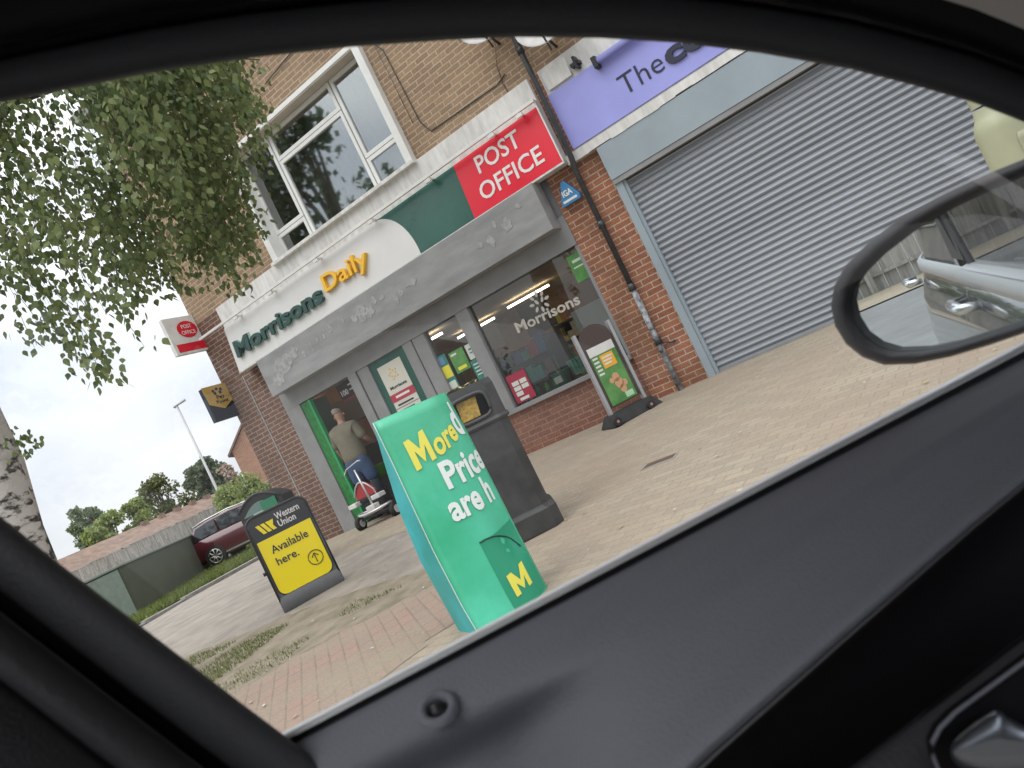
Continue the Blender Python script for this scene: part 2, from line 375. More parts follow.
# ================================================================== GROUND
mb = MB()
xs = sorted(set([-160, -110, -70, -45, -33, -28, -24.5] + [-24 + .5 * i for i in range(80)] + [18, 24, 35, 60, 110]))
ys = sorted(set([-110, -70, -45, -30, -20, -14] + [-10 + .5 * i for i in range(28)] + [6, 9, 13, 20, 30, 50, 90, 160]))
mb.grid([[(x, y, g(x, y) - .03) for x in xs] for y in ys])
tag(mb.build('ground', M['tarmac']), kind='structure')
def sheet(name, poly, m, dz, kind='structure', step=.4, rag=0):
    """polygon draped on the terrain"""
    if rag:
        rq = random.Random(9); q = []
        for i, p in enumerate(poly):
            n_ = poly[(i + 1) % len(poly)]; L_ = math.dist(p, n_); k_ = max(1, int(L_ / .12)); q.append(p)
            for j in range(1, k_):
                f_ = j / k_; q.append((p[0] + (n_[0] - p[0]) * f_ + rq.gauss(0, rag), p[1] + (n_[1] - p[1]) * f_ + rq.gauss(0, rag)))
        poly = q
    b = bmesh.new(); vs_ = [b.verts.new((p[0], p[1], 0)) for p in poly]; b.faces.new(vs_)
    x0, x1 = min(p[0] for p in poly), max(p[0] for p in poly); y0, y1 = min(p[1] for p in poly), max(p[1] for p in poly)
    for ax, a0, a1 in ((0, x0, x1), (1, y0, y1)):
        k = a0 + step
        while k < a1 and k < a0 + 80:
            co = [0, 0, 0]; no = [0, 0, 0]; co[ax] = k; no[ax] = 1
            bmesh.ops.bisect_plane(b, geom=b.verts[:] + b.edges[:] + b.faces[:], plane_co=co, plane_no=no); k += step
    for v_ in b.verts: v_.co.z = g(v_.co.x, v_.co.y) + dz
    me = bpy.data.meshes.new(name); b.to_mesh(me); b.free(); me.materials.append(m)
    o = link(bpy.data.objects.new(name, me)); return tag(o, kind=kind)
rnd = random.Random(3)
sheet('footpath', [(-12.8, -9), (-7.9, -4.7), (-6.8, -4.7), (-5.8, -4.7), (-4.2, -4.8), (-4.3, -2.4), (-9.2, -1.6), (-10.5, -.9), (-10.5, .0), (-10.5, 14), (-13.98, 14), (-13.98, -9)], M['tarmac'], .002)
sheet('shop_pavement', [(-10.5, .02), (-10.5, -.9), (-9.2, -1.6), (-4.3, -2.4), (-4.37, -4.2), (-3.9, -4.72), (-2.9, -5.3), (-1.2, -5.5), (2, -4.2), (9, -1), (9, .02)], M['paving'], .004)
sheet('front_pavement', [(-3.6, -5.0), (-4.1, -6.3), (-4.0, -9.9), (9, -9.9), (9, -1), (2, -4.2), (-1.2, -5.5), (-2.9, -5.3)], M['paving'], .003)
ragged = []
pa = [(-8.6, -4.9), (-7.9, -4.22), (-6.8, -4.15), (-5.8, -4.04), (-4.37, -4.2), (-3.94, -4.72), (-4.64, -5.22), (-5.17, -5.69), (-6.4, -6.9), (-8.6, -8.2)]
sheet('dirt_strip', pa, M['dirt'], .0075, rag=.035)
sheet('red_block_paving', [(-3.5, -4.6), (-3.94, -4.45), (-4.64, -4.8), (-5.4, -5.1), (-6.6, -6.0), (-8.6, -7.4), (-8.6, -9.9), (0, -9.9), (-3.0, -7.9), (-3.3, -6.3), (-2.9, -5.3)], M['redpave'], .006, rag=.05)
# grass verge behind the side kerb
sheet('verge', [(-14.2, -9), (-14.2, 14), (-21, 14), (-21, -9)], M['grass'], .07, step=1)
mb = MB()
for i in range(26):
    y = -9 + i * .9
    z0 = g(-14.1, y)
    mb.box((-14.2, y + .004, z0 - .1), (-14.0, y + .896, z0 + .075))
tag(mb.build('kerb', M['kerb'], bevel=.012), kind='structure')
sheet('side_road', [(-21.4, 14), (-21.4, 5.9), (-40, 13), (-60, 30), (-30, 60), (-18, 40), (-14.2, 14)], M['road'], .058, step=2)
# carriageway behind and beside the car (shows in the door mirror)
sheet('road', [(-60, -60), (-60, -12), (-17, -11.5), (-9, -9.2), (0, -9.5), (50, -9), (50, -60)], M['road'], .001, step=3)
for k in range(7):
    sheet('road_marking', [(-12.5 - k * .95, -13.2 - k * .55), (-12.0 - k * .95, -12.9 - k * .55), (-12.1 - k * .95, -12.75 - k * .55), (-12.6 - k * .95, -13.05 - k * .55)], M['white'], .006)

def tufts(name, poly_fn, n, h, seed, label_kind='stuff', w=.006, m='blade'):
    r = random.Random(seed); mb = MB()
    for _ in range(n):
        q = poly_fn(r)
        if q is None: continue
        x, y = q; z = g(x, y) + (.07 if x < -14 else .005); a = r.uniform(0, 6.28); hh = h * r.uniform(.4, 1.2)
        dx, dy = math.cos(a) * w, math.sin(a) * w; lx, ly = r.gauss(0, hh * .35), r.gauss(0, hh * .35)
        mb.face([(x - dx, y - dy, z), (x + dx, y + dy, z), (x + lx, y + ly, z + hh)])
    return tag(mb.build(name, M[m]), kind=label_kind)
def verge_pt(r):
    return (-14.25 - 7 * r.random() ** 1.5, r.uniform(-4, 9))
tufts('verge_grass', lambda r: (lambda q: (q[0], q[1]))(verge_pt(r)), 26000, .11, 5, w=.014)
def strip_pt(r):
    t = r.random(); x = -8.4 + 4.2 * t; y0 = -4.3 - .2 * t; y1 = -8 + 3.1 * t
    y = y0 + (y1 - y0) * r.random()
    k = math.sin(x * 2.3 + y * 3.1) + math.sin(x * 5.1 - y * 1.7)
    dens = .95 if x < -5.7 else .25
    if k < .15 or r.random() > dens: return None
    return (x, y)
tufts('strip_grass', strip_pt, 24000, .035, 8, w=.004)
# fallen leaves, litter and chips scattered over the paving
mb = MB(); r = random.Random(12)
for _ in range(900):
    x = r.uniform(-8, 2); y = r.uniform(-7.6, -.3)
    if x > -5 and r.random() < .45: continue
    s = r.choice((.006, .008, .011, .016)); a = r.uniform(0, 6.28); z = g(x, y) + .016
    pts = [(x + math.cos(a + k * 1.57 + r.uniform(-.3, .3)) * s * (1.5 if k % 2 else .8), y + math.sin(a + k * 1.57) * s * (1.5 if k % 2 else .8), z + r.uniform(0, .006)) for k in range(4)]
    mb.cur = r.choice((0, 0, 1, 2)); mb.face(pts)
tag(mb.build('fallen_leaves', [flat('leaf_litter_pale', (.55, .50, .40)), flat('leaf_litter_brown', (.22, .13, .06)), flat('leaf_litter_straw', (.42, .33, .15))]), kind='stuff')
# small brown access cover
c = gnd(660, 462)
mc = thing('access_cover', 'small rusty brown metal cover set in the buff paving in front of the roller shutter', 'cover', c)
b = MB().box((-.13, -.06, -.01), (.13, .06, .012)); b.build('plate', flat('rusty_cover', (.12, .07, .05), .8), mc, bevel=.003)
b = MB().box((-.15, -.08, -.01), (.15, .08, .0085)); b.build('surround', M['kerb'], mc)

# ================================================================== SHOP BUILDING
B = thing('brick_building', 'brown brick parade building with shopfronts below and a large white window above', 'building', (-6, 0, 0))
WX0, WX1, WZ0, WZ1 = -8.16, -5.13, 4.29, 6.12
XL, XR, TOPZ = -10.5, 9.0, 8.2
w = MB()
w.box((XL, 0, 4.27), (WX0, .3, TOPZ)); w.box((WX1, 0, 4.27), (XR, .3, TOPZ)); w.box((WX0, 0, WZ1), (WX1, .3, TOPZ))
w.box((XL, .3, 4.27), (XL + .3, 9, TOPZ)); w.box((XR - .3, .3, 0), (XR, 9, TOPZ)); w.box((XL, 9, 0), (XR, 9.3, TOPZ)); w.box((XL + .3, .3, 4.4), (XR - .3, 9, 4.5))
w.build('upper_wall', M['brick_up'], B, world=True)
w = MB(); w.box((XL - .2, -.25, TOPZ), (XR + .2, 9.5, TOPZ + .18)); w.build('roof', M['grey2'], B, world=True)
w = MB(); w.box((XL, 0, -.25), (-9.39, .35, 4.27)); w.box((XL, .35, -.25), (XL + .3, 9, 4.27)); w.build('left_pier', M['brick_brown'], B, world=True)
w = MB(); w.box((-9.965, -.012, -.25), (-9.945, 0, 3.1)); w.build('mortar_seam', M['paper'], B, world=True)
w = MB(); w.box((-3.57, 0, -.2), (-2.8, .35, 4.27)); w.build('middle_pier', M['brick_red'], B, world=True)
w = MB(); w.box((-9.39, .05, 2.6), (-3.57, .3, 4.27)); w.box((-2.8, .12, 2.62), (XR, .3, 4.27)); w.box((XR - 3.5, .1, -.2), (XR, .29, 2.62))
w.build('lintel', M['grey2'], B, world=True)
# -- upstairs window
wf = MB(); Yp = -.11
sw = .115
for a, b_ in (((WX0, WZ0), (WX0 + sw, WZ1)), ((WX1 - sw, WZ0), (WX1, WZ1)), ((WX0 + sw, WZ1 - .07), (WX1 - sw, WZ1))):
    wf.box((a[0], Yp, a[1]), (b_[0], .3, b_[1]))
wobj = wf.build('window', M['upvc'], B, world=True, bevel=.004)
s_ = MB().box((WX0 - .02, Yp - .05, WZ0 - .05), (WX1 + .03, .1, WZ0 + .0)); s_.build('sill', M['whitedirty'], wobj, world=True, bevel=.004)
s_ = MB().box((WX0 + sw, Yp + .01, WZ1 - .09), (WX1 - sw, .12, WZ1 - .071)); s_.build('soffit', M['cream'], wobj, world=True)
Yf = .10
def fr(mbx, x0, x1, z0, z1, t=.05, y0=Yf, d=.07):
    mbx.box((x0, y0, z0), (x0 + t, y0 + d, z1)); mbx.box((x1 - t, y0, z0), (x1, y0 + d, z1))
    mbx.box((x0 + t, y0, z0), (x1 - t, y0 + d, z0 + t)); mbx.box((x0 + t, y0, z1 - t), (x1 - t, y0 + d, z1))
cols = [(WX0 + sw, -7.39), (-7.37, -5.95), (-5.93, WX1 - sw)]
f1 = MB(); panes = []
zt, zb = WZ1 - .095, WZ0 + .01
for (x0, x1), sp in zip(cols, (4.68, 5.58, 4.78)):
    fr(f1, x0, x1, sp + .005, zt, .055); fr(f1, x0, x1, zb, sp - .005, .055)
    panes += [(x0, x1, sp, zt), (x0, x1, zb, sp)]
f1.build('window_frame', M['upvc'], wobj, world=True, bevel=.003)
for (x0, x1, z0, z1) in panes:
    p_ = MB().box((x0 + .05, Yf + .03, z0 + .05), (x1 - .05, Yf + .035, z1 - .05)); p_.build('pane', M['winglass'], wobj, world=True)
cu = MB()
for i in range(60):   # pleated net curtain behind the panes
    x = WX0 + .13 + i * (WX1 - WX0 - .26) / 60
    cu.face([(x, Yf + .16 + .02 * (i % 2), WZ0), (x + .047, Yf + .16 + .02 * ((i + 1) % 2), WZ0), (x + .047, Yf + .16 + .02 * ((i + 1) % 2), WZ1), (x, Yf + .16 + .02 * (i % 2), WZ1)])
cu.build('net_curtain', mat('net_curtain', (.40, .45, .42), .9), wobj, world=True)
# -- shopfront (frames, riser, door)
w = MB(); w.box((-6.6, .03, -.1), (-3.57, .2, .60)); w.build('stall_riser', M['brick_riser'], B, world=True)
sf = MB()
sf.box((-9.39, -.02, -.1), (-9.06, .16, 2.2)); sf.box((-9.39, -.022, 2.2), (-3.572, .2, 2.6))
sf.box((-7.9, -.02, -.02), (-7.72, .14, 2.2)); sf.box((-7.70, 0, -.02), (-7.47, .14, 2.2))
sf.box((-6.72, -.005, -.02), (-6.54, .14, 2.2)); sf.box((-6.52, .0, .66), (-6.29, .14, 2.2)); sf.box((-5.66, -.01, .66), (-5.44, .14, 2.2))
sf.box((-6.54, -.045, .60), (-3.572, .16, .66)); sf.box((-3.62, 0, .66), (-3.572, .14, 2.2))
SF = sf.build('shopfront_frame', M['grey2'], B, world=True, bevel=.004)
gp = MB().box((-7.47, .03, -.02), (-6.72, .1, 2.2)).build('green_door', M['signgreen'], B, world=True)
for x0, x1, in ((-6.29, -5.66), (-5.44, -3.62)):
    MB().box((x0, .06, .66), (x1, .068, 2.2)).build('shop_window', M['glass'], B, world=True)
# green vinyl door leaf beside the open doorway
dl = MB().box((-9.055, .02, .0), (-9.02, .6, 2.19)).build('entrance_door', M['signgreen'], B, world=True)
gv = MB().box((-9.05, .0, .02), (-8.87, .045, 2.18)); gvo = gv.build('door_leaf', mat('green_vinyl', (.015, .26, .045), .35, col2=(.01, .11, .025), vscale=26, stretch=(1, 1, .5)), B, world=True)
gv = MB().box((-8.87, -.01, .02), (-8.83, .06, 2.19)); gv.build('door_edge', mat('green_door_edge', (.02, .33, .11), .35), B, world=True)
MB().box((-8.50, .32, 1.95), (-7.92, .35, 2.19)).build('door_notice', flat('black_notice', (.03, .02, .025)), B, world=True)
MB().box((-8.50, .315, 1.90), (-7.92, .345, 1.945)).build('door_notice_band', flat('maroon_band', (.16, .02, .03)), B, world=True)
fit_text('100', (-8.46, .318, 2.0), (-8.3, .318, 2.0), Z, .09, .002, .03).build('door_notice_text', M['white'], B, world=True)
for i in range(2):
    MB().box((-8.26, .316, 2.115 - i * .08), (-7.98 - .05 * i, .3195, 2.14 - i * .08)).build('printed_line', M['white'], B, world=True)
# interior room
rm = MB(); rm.box((-10.15, 6.4, 0), (-3.3, 6.5, 2.7)); rm.box((-10.15, .36, 0), (-10.1, 6.4, 2.7)); rm.box((-3.4, .36, 0), (-3.3, 6.4, 2.7))
rm.build('inner_wall', M['shopwall'], B, world=True)
MB().box((-10.14, .36, 2.5), (-3.3, 6.5, 2.58)).build('shop_ceiling', M['shopceil'], B, world=True)
MB().box((-10.14, .0, -.1), (-3.3, 6.5, -.008)).build('shop_floor', M['shopfloor'], B, world=True)
for (x, y) in ((-9.3, 1.2), (-8.2, 2.6), (-8.2, 4.6), (-5.3, 5.6), (-3.9, 5.2), (-6.6, 4.2), (-4.6, 3.9)):
    tl = MB().box((x - .5, y - .025, 2.38), (x + .5, y + .025, 2.42)).build('tube_light', M['tubelight'], B, world=True)
prods = [flat('pack_%s' % n, c_) for n, c_ in (('green', (.05, .30, .08)), ('yellow', (.6, .5, .05)), ('orange', (.55, .2, .04)), ('white', (.6, .6, .55)), ('red', (.4, .03, .03)), ('blue', (.05, .12, .3)), ('brown', (.16, .09, .05)), ('teal', (.03, .3, .26)))]
rp = random.Random(77)
def gondola(x0, y0, x1, y1, h, levels, label):
    t = thing('shop_shelving', label, 'shelving', ((x0+x1)/2, (y0+y1)/2, 0))
    f = MB(); f.box((x0, y0, 0), (x0 + .03, y1, h)); f.box((x1 - .03, y0, 0), (x1, y1, h)); ym = (y0 + y1) / 2
    f.box((x0 + .03, ym - .01, 0), (x1 - .03, ym + .01, h))
    for i in range(levels): f.box((x0 + .03, y0, .12 + i * h / levels), (x1 - .03, ym - .011, .14 + i * h / levels))
    f.build('shelf_frame', M['shelf'], t, world=True)
    for i in range(levels):
        pm = MB(); x = x0 + .05
        while x < x1 - .15:
            ww = rp.uniform(.05, .16); k = rp.randrange(8)
            for j in range(rp.choice((1, 2))):
                if x + ww > x1 - .04: break
                hh = rp.uniform(.08, h / levels - .05); pm.cur = k
                pm.box((x, y0 + .03, .142 + i * h / levels), (x + ww - .006, y0 + .18, .142 + i * h / levels + hh)); x += ww
        pm.build('stock', prods, t, world=True)
gondola(-10.0, 3.2, -8.6, 4.0, 1.9, 5, 'stocked shelves seen through the open doorway behind the man')
gondola(-7.1, 5.6, -3.6, 6.38, 2.0, 5, 'stocked shelves along the back wall seen through the shop window')
gondola(-6.5, 1.3, -5.2, 1.9, 1.45, 4, 'low stocked shelves behind the narrow shop window left of centre')
gondola(-5.0, 2.4, -3.7, 3.0, 1.5, 4, 'low dark stocked shelves behind the wide shop window')
# counter seen through the doorway with bright green bag
q0, q1 = atY(325, 402, 1.2), atY(364, 392, 1.2)
ct = thing('shop_counter', 'dark counter with cream screen inside the doorway behind the man', 'counter', (-9.0, 1.4, 0))
MB().box((q0.x, 1.2, 1.62), (q1.x, 1.5, 2.08)).build('counter_screen', flat('cream_panel', (.42, .38, .33)), ct, world=True)
MB().box((q0.x + .3, 1.2, 0), (q1.x + .1, 1.6, 1.15)).build('counter_body', M['shelf'], ct, world=True)
bgc = thing('green_basket', 'bright lime green basket low inside the shop doorway', 'basket', (-7.95, .55, 0))
bx_ = atY(381, 468, .55)
cx_, cz_ = bx_.x, bx_.z
bb = MB(); bb.lathe([(0, cz_ - .12), (.11, cz_ - .12), (.14, cz_ + .08), (.15, cz_ + .08), (.13, cz_ + .06), (.10, cz_ - .10)], (cx_, .55, 0), 12); bb.build('tub', flat('lime_plastic', (.12, .55, .05)), bgc, world=True)
bb = MB().tube([(cx_ - .14, .55, cz_ + .08), (cx_ - .1, .55, cz_ + .2), (cx_, .55, cz_ + .24), (cx_ + .1, .55, cz_ + .2), (cx_ + .14, .55, cz_ + .08)], .008, 6); bb.build('handle', M['black'], bgc, world=True)
bb = MB().box((cx_ - .2, .4, 0), (cx_ + .2, .75, cz_ - .121)); bb.build('stand', M['shelf'], bgc, world=True)
# small pieces fixed to / standing in the windows
def card(name, x0, x1, z0, z1, m, y, parent=B):
    return MB().box((x0, y, z0), (x1, y + .006, z1)).build(name, m, parent, world=True)
def poster(px, w, h, y, base, label, deco, tilt=0):
    p = atY(*px, y); t = thing('window_poster', label, 'poster', p)
    MB().box((0, 0, -h), (w, .004, 0)).build('sheet', base, t)
    for (a, b_, c_, d_, m_) in deco: MB().box((a * w, -.004, -b_ * h), (c_ * w, -.001, -d_ * h)).build('printed_panel', m_, t)
    return t
pw = flat('print_white', (.62, .66, .60)); pt = flat('print_teal', (.03, .20, .16)); pyel = flat('print_yellow', (.75, .68, .04)); pblue = flat('print_blue', (.12, .25, .42)); pgrn = M['posterg']
poster((432, 360), .24, .56, .05, pt, 'tall teal poster with a yellow disc in the narrow shop window left edge', [(.1, .05, .8, .25, pblue), (.15, .3, .95, .62, pyel), (.1, .72, .9, .92, pw)])
poster((448, 354), .26, .32, .05, pgrn, 'bright green poster in the middle of the narrow shop window', [(.1, .1, .5, .2, pw), (.2, .75, .8, .9, pyel)])
poster((464, 346), .18, .22, .049, pw, 'pale mint poster beside the green one in the narrow shop window', [(.2, .3, .8, .4, pt), (.2, .55, .7, .62, pt)])
poster((470, 362), .20, .36, .048, pt, 'dark teal text poster low at the right of the narrow shop window', [(.15, .15 + k * .14, .85, .2 + k * .14, pw) for k in range(4)])
poster((566, 258), .34, .36, .05, pgrn, 'green poster high in the corner of the wide shop window', [(.15, .2, .8, .3, pw), (.1, .45, .7, .5, pw), (.6, .6, .9, .85, pw)])
# notice on the green door
nt_ = thing('door_poster', 'cream notice with yellow flower emblem and red band on the green door', 'poster', (-7.36, .022, 1.15))
MB().box((-7.34, .018, 1.10), (-6.86, .026, 2.08)).build('sheet', flat('cream_sheet', (.62, .60, .52)), nt_, world=True)
MB().box((-7.34, .013, 1.50), (-6.86, .017, 1.62)).build('red_band', flat('dark_red_print', (.42, .03, .06)), nt_, world=True)
fl = MB()
for k in range(10):
    a = 2 * math.pi * k / 10; rr_ = .085 if k % 2 else .05
    cx, cz = -7.1 + math.cos(a) * rr_, 1.90 + math.sin(a) * rr_
    fl.prism([(cx + .016 * math.cos(q * 1.047), .0175, cz + .016 * math.sin(q * 1.047)) for q in range(6)], (0, -1, 0), .003)
fl.build('flower_emblem', flat('gold_print', (.7, .45, .08)), nt_, world=True)
fit_text('Morrisons', (-7.27, .0145, 1.69), (-6.93, .0145, 1.69), Z, .05, .002, .02).build('wording', M['letgreen'], nt_, world=True)
MB().box((-7.24, .0105, 1.545), (-6.96, .0128, 1.58)).build('printed_line', M['white'], nt_, world=True)
for i in range(4):
    MB().box((-7.27 + .03 * (i % 2), .0150, 1.425 - i * .095), (-6.95 - .03 * (i % 3), .0178, 1.45 - i * .095)).build('printed_line', M['ink'], nt_, world=True)
    MB().box((-7.33, .0155, 1.39 - i * .095), (-6.87, .0175, 1.398 - i * .095)).build('rule', M['ink'], nt_, world=True)
# red notice in the wide window
rn = thing('window_notice', 'dark red notice with white squares in the lower left of the wide shop window', 'notice', (-5.3, .04, .7))
MB().box((-5.40, .046, .69), (-5.08, .054, 1.10)).build('sheet', flat('crimson_sheet', (.36, .015, .05)), rn, world=True)
for (a, b_) in ((0, 0), (1, 0), (0, 1), (1, 1), (0, 2)):
    MB().box((-5.35 + a * .13, .042, .93 - b_ * .075), (-5.24 + a * .13, .045, .99 - b_ * .075)).build('white_square', pw, rn, world=True)
MB().box((-5.33, .042, .71), (-5.18, .045, .75)).build('white_square', pw, rn, world=True)
# lettering and flower on the wide window
vl = flat('frosted_vinyl', (.50, .47, .41), .8)
wl = fit_text('Morrisons', atY(518, 333, .05), atY(581, 303, .05), Z, .145, .001, .025).build('window_lettering', vl, B, world=True)
fl = MB(); cc = atY(540, 303, .05)
for k, (dx, dz, rot) in enumerate(((0, .13, 0), (.08, .1, -.7), (-.08, .1, .7), (.12, .02, -1.4), (-.12, .02, 1.4), (.05, .03, -.5), (-.04, .03, .5), (.08, -.06, -2.4), (-.08, -.06, 2.4), (0, -.09, 3.14))):
    pts = []
    for q in range(8):
        a = q * math.pi / 4; ex, ez = .022 * math.cos(a), .04 * math.sin(a)
        pts.append((cc.x + dx + ex * math.cos(rot) - ez * math.sin(rot), .049, cc.z + dz + ex * math.sin(rot) + ez * math.cos(rot)))
    fl.prism(pts, (0, 1, 0), .002)
fl.build('window_emblem', vl, B, world=True)
# goods standing inside on the window board
MB().box((-6.5, .17, .60), (-3.6, .5, .655)).build('window_board', M['grey2'], B, world=True)
def tub(name, px, r0, r1, h, m, label, cat, extra=None):
    p = atY(*px, .30); t = thing(name, label, cat, (p.x, .32, .657))
    b = MB(); b.lathe([(0, 0), (r0, 0), (r1, h), (r1 + .008, h), (r1 + .008, h - .015), (r1 - .006, h - .01), (r0 - .006, .01), (0, .01)], n=14); b.build('body', m, t)
    if extra: MB().box((-r0 * .6, -r1 - .002, h * .25), (r0 * .6, -r0 + .02, h * .7)).build('label_patch', extra, t)
tub('yellow_tub', (562, 376), .07, .09, .15, flat('yellow_tub', (.62, .58, .16)), 'pale yellow tub standing on the window board', 'tub', None)
tub('clear_tub', (556, 366), .10, .14, .2, mat('clear_tub', (.16, .34, .28), .3), 'translucent teal bucket above the yellow tub in the shop window', 'bucket', pw)
bk = thing('shopping_basket', 'emerald green plastic shopping basket in the wide shop window', 'basket', (-4.25, .34, .657))
b = MB()
b.hexa([Vector(q) for q in ((-.24,-.13,.05),(.24,-.13,.05),(.24,.12,.05),(-.24,.12,.05),(-.28,-.16,.27),(.28,-.16,.27),(.28,.14,.27),(-.28,.14,.27))]); b.build('basket_body', flat('emerald_plastic', (.0, .25, .17)), bk)
b = MB()
for i in range(9): b.box((-.25 + i * .058, -.168, .1), (-.235 + i * .058, -.16, .25))
b.build('slots', flat('basket_slots', (.0, .1, .07)), bk); b = MB().tube([(-.27, 0, .27), (-.2, 0, .4), (.2, 0, .4), (.27, 0, .27)], .01, 6); b.build('handle', M['black'], bk)
for k, (px, m_, h_) in enumerate((((528, 392), prods[3], .12), ((536, 388), prods[7], .16), ((545, 384), prods[0], .14), ((588, 366), prods[3], .12), ((596, 362), prods[1], .17), ((603, 358), prods[6], .12), ((520, 396), prods[0], .13), ((613, 340), prods[3], .28), ((622, 342), prods[7], .2), ((607, 347), prods[5], .15))):
    p = atY(*px, .28)
    t = thing('window_item', ['small white carton', 'teal jar', 'green plant pot', 'white printed pack', 'amber bottle', 'brown jar', 'leafy green pot', 'tall pale bottle', 'mint green packet', 'blue jar'][k] + ' standing on the board of the wide shop window', 'goods', (p.x, .30, .657), group='small goods on the shop window board')
    b = MB(); b.lathe([(0, 0), (.035, 0), (.038, h_ * .7), (.02, h_ * .8), (.02, h_), (0, h_)], n=10); b.build('pack', m_, t)
# interior partition shapes that show in the wide window
MB().box((-4.55, .9, 1.5), (-3.45, 1.0, 1.86)).build('hanging_panel', flat('rust_panel', (.24, .09, .04)), B, world=True)
MB().box((-5.9, 2.2, 1.55), (-5.35, 2.25, 2.1)).build('hanging_panel', flat('brown_panel', (.20, .12, .06)), B, world=True)
MB().box((-6.3, .8, 1.55), (-5.6, .84, 1.95)).build('hanging_panel', flat('tan_panel', (.36, .22, .12)), B, world=True)
MB().box((-4.3, .5, .66), (-3.63, .55, 1.5)).build('pale_partition', flat('pale_partition', (.36, .36, .36)), B, world=True)

# -- shutter housing over the shopfront
H = thing('shutter_box', 'scuffed grey metal shutter box with torn paper marks above the shop door and windows', 'shutter box', (-6.4, 0, 2.8))
hb = MB().box((-9.25, -.28, 2.47), (-3.66, -.026, 3.10)); hb.build('housing', M['grey'], H, world=True, bevel=.006)
rr = random.Random(5)
def blot(mbx, cx, cz, w_, h_, n=14):
    blot.k = getattr(blot, 'k', 0) + 1
    mbx.prism([(cx + math.cos(2*math.pi*k/n) * w_ * rr.uniform(.45, 1.1), -.2835 - blot.k * .00005, cz + math.sin(2*math.pi*k/n) * h_ * rr.uniform(.45, 1.1)) for k in range(n)], (0, 1, 0), .002)
pr = MB()
for q in ((-8.75, 2.8, .28, .20), (-8.95, 2.66, .16, .12), (-8.45, 2.9, .14, .1)): blot(pr, *q)
for k in range(26):
    x = -8.2 + k * .16 + rr.uniform(-.05, .05)
    if -6.0 < x < -4.7: continue
    blot(pr, x, 2.82 + rr.uniform(-.09, .12), rr.uniform(.02, .07), rr.uniform(.03, .1), 9)
for q in ((-4.2, 2.8, .1, .12), (-4.5, 2.75, .07, .1), (-3.95, 2.95, .06, .05), (-5.9, 2.84, .14, .05), (-6.9, 2.88, .13, .15), (-6.75, 2.82, .1, .12)): blot(pr, *q)
pr.build('torn_paper', M['paper'], H, world=True)
# ================================================================== SIGNS ON THE FASCIA
FS = thing('supermarket_sign', 'long white fascia sign reading Morrisons Daily with dark green right end', 'sign', (-7.2, 0, 3.5))
Yb, Yt = -.20, -.10
def fp(X, z, out=0):      # a point on the canted fascia face
    t = (z - 3.13) / (3.90 - 3.13); return Vector((X, Yb + (Yt - Yb) * t - out, z))
def fpx(px, py, out=0):   # pixel -> canted fascia face
    y = -.15
    for _ in range(4):
        P = atY(px, py, y); t = (P.z - 3.13) / .77; y = Yb + (Yt - Yb) * t - out
    return atY(px, py, y)
SX0, SXP, SX1 = -9.77, -4.62, -3.20
FN = Vector((0, -1, -.13)).normalized()
def fslab(x0, x1, z0, z1, out=0, t=.012): return [fp(x0, z0, out), fp(x1, z0, out), fp(x1, z1, out), fp(x0, z1, out)]
# curved boundary between white and green
nC = 16; pts = []
pA, pB = fpx(376, 229), fpx(421, 254)
for k in range(nC + 1):
    a = k / nC * math.pi / 2
    pts.append(Vector((pA.x + (pB.x - pA.x) * math.sin(a), 0, 3.13 + .77 * math.cos(a) ** 1.0)))
curve = [fp(p.x, min(3.9, max(3.13, p.z))) for p in pts]
b = MB(); b.prism([fp(SX0, 3.13), fp(SX0, 3.90)] + curve, -FN, .06); b.build('white_panel', M['signwhite'], FS, world=True)
b = MB(); b.prism([fp(SXP, 3.90), fp(SXP, 3.13)] + curve[::-1], -FN, .06); b.build('green_panel', M['signgreen'], FS, world=True)
b = MB().box((SX0, -.08, 3.11), (SX1, -.003, 4.265)); b.box((SX0 + .005, -.215, 3.10), (SX1 + .02, -.03, 3.125)); b.build('backing_board', M['whitedirty'], FS, world=True, bevel=.004)
def two_line(l, r_, body, h, m, m2, name, parent, out=.03, bold=.03):
    fit_text(body, l, r_, Vector((0, .13, 1)), h, .02, bold).build(name, m, parent, world=True)
def uplift(p, o): return p + FN * o
def lettering(body, x0, x1, z, h, m, parent, out=.035, ext=.03, bold=.03, edge=None):
    l = uplift(fp(x0, z), out); r_ = uplift(fp(x1, z), out)
    o = fit_text(body, l, r_, Vector((0, .13, 1)), h, ext, bold).build('lettering', m, parent, world=True)
    if edge:
        l2 = uplift(fp(x0, z), out * .35); r2 = uplift(fp(x1, z), out * .35)
        fit_text(body, l2, r2, Vector((0, .13, 1)), h, ext * .5, bold + .02).build('letter_edge', edge, parent, world=True)
    return o
lettering('Morrisons', fpx(240, 356).x, fpx(328, 305).x, 3.34, .27, M['letgreen'], FS, edge=M['letgrey'])
lettering('Daily', fpx(332, 302).x, fpx(374, 270).x, 3.42, .27, M['yellow'], FS, bold=.012)
# post office panel
PO = thing('post_office_sign', 'bright red panel reading POST OFFICE in white at the right end of the fascia', 'sign', (-3.9, 0, 3.5))
b = MB(); b.prism([fp(SXP + .004, 3.13, .004), fp(SX1, 3.13, .004), fp(SX1, 3.90, .004), fp(SXP + .004, 3.90, .004)], -FN, .055); b.build('panel', M['red'], PO, world=True)
for body, a, z in (('POST', (-4.30, -3.60), 3.60), ('OFFICE', (-4.40, -3.40), 3.26)):
    fit_text(body, fp(a[0], z, .008), fp(a[1], z, .008), Vector((0, .13, 1)), .235, .003, .012).build('lettering', M['white'], PO, world=True)
b = MB().box((SX1 + .002, -.215, 3.13), (SX1 + .02, -.085, 3.95)); b.build('end_trim', M['whitedirty'], PO, world=True)
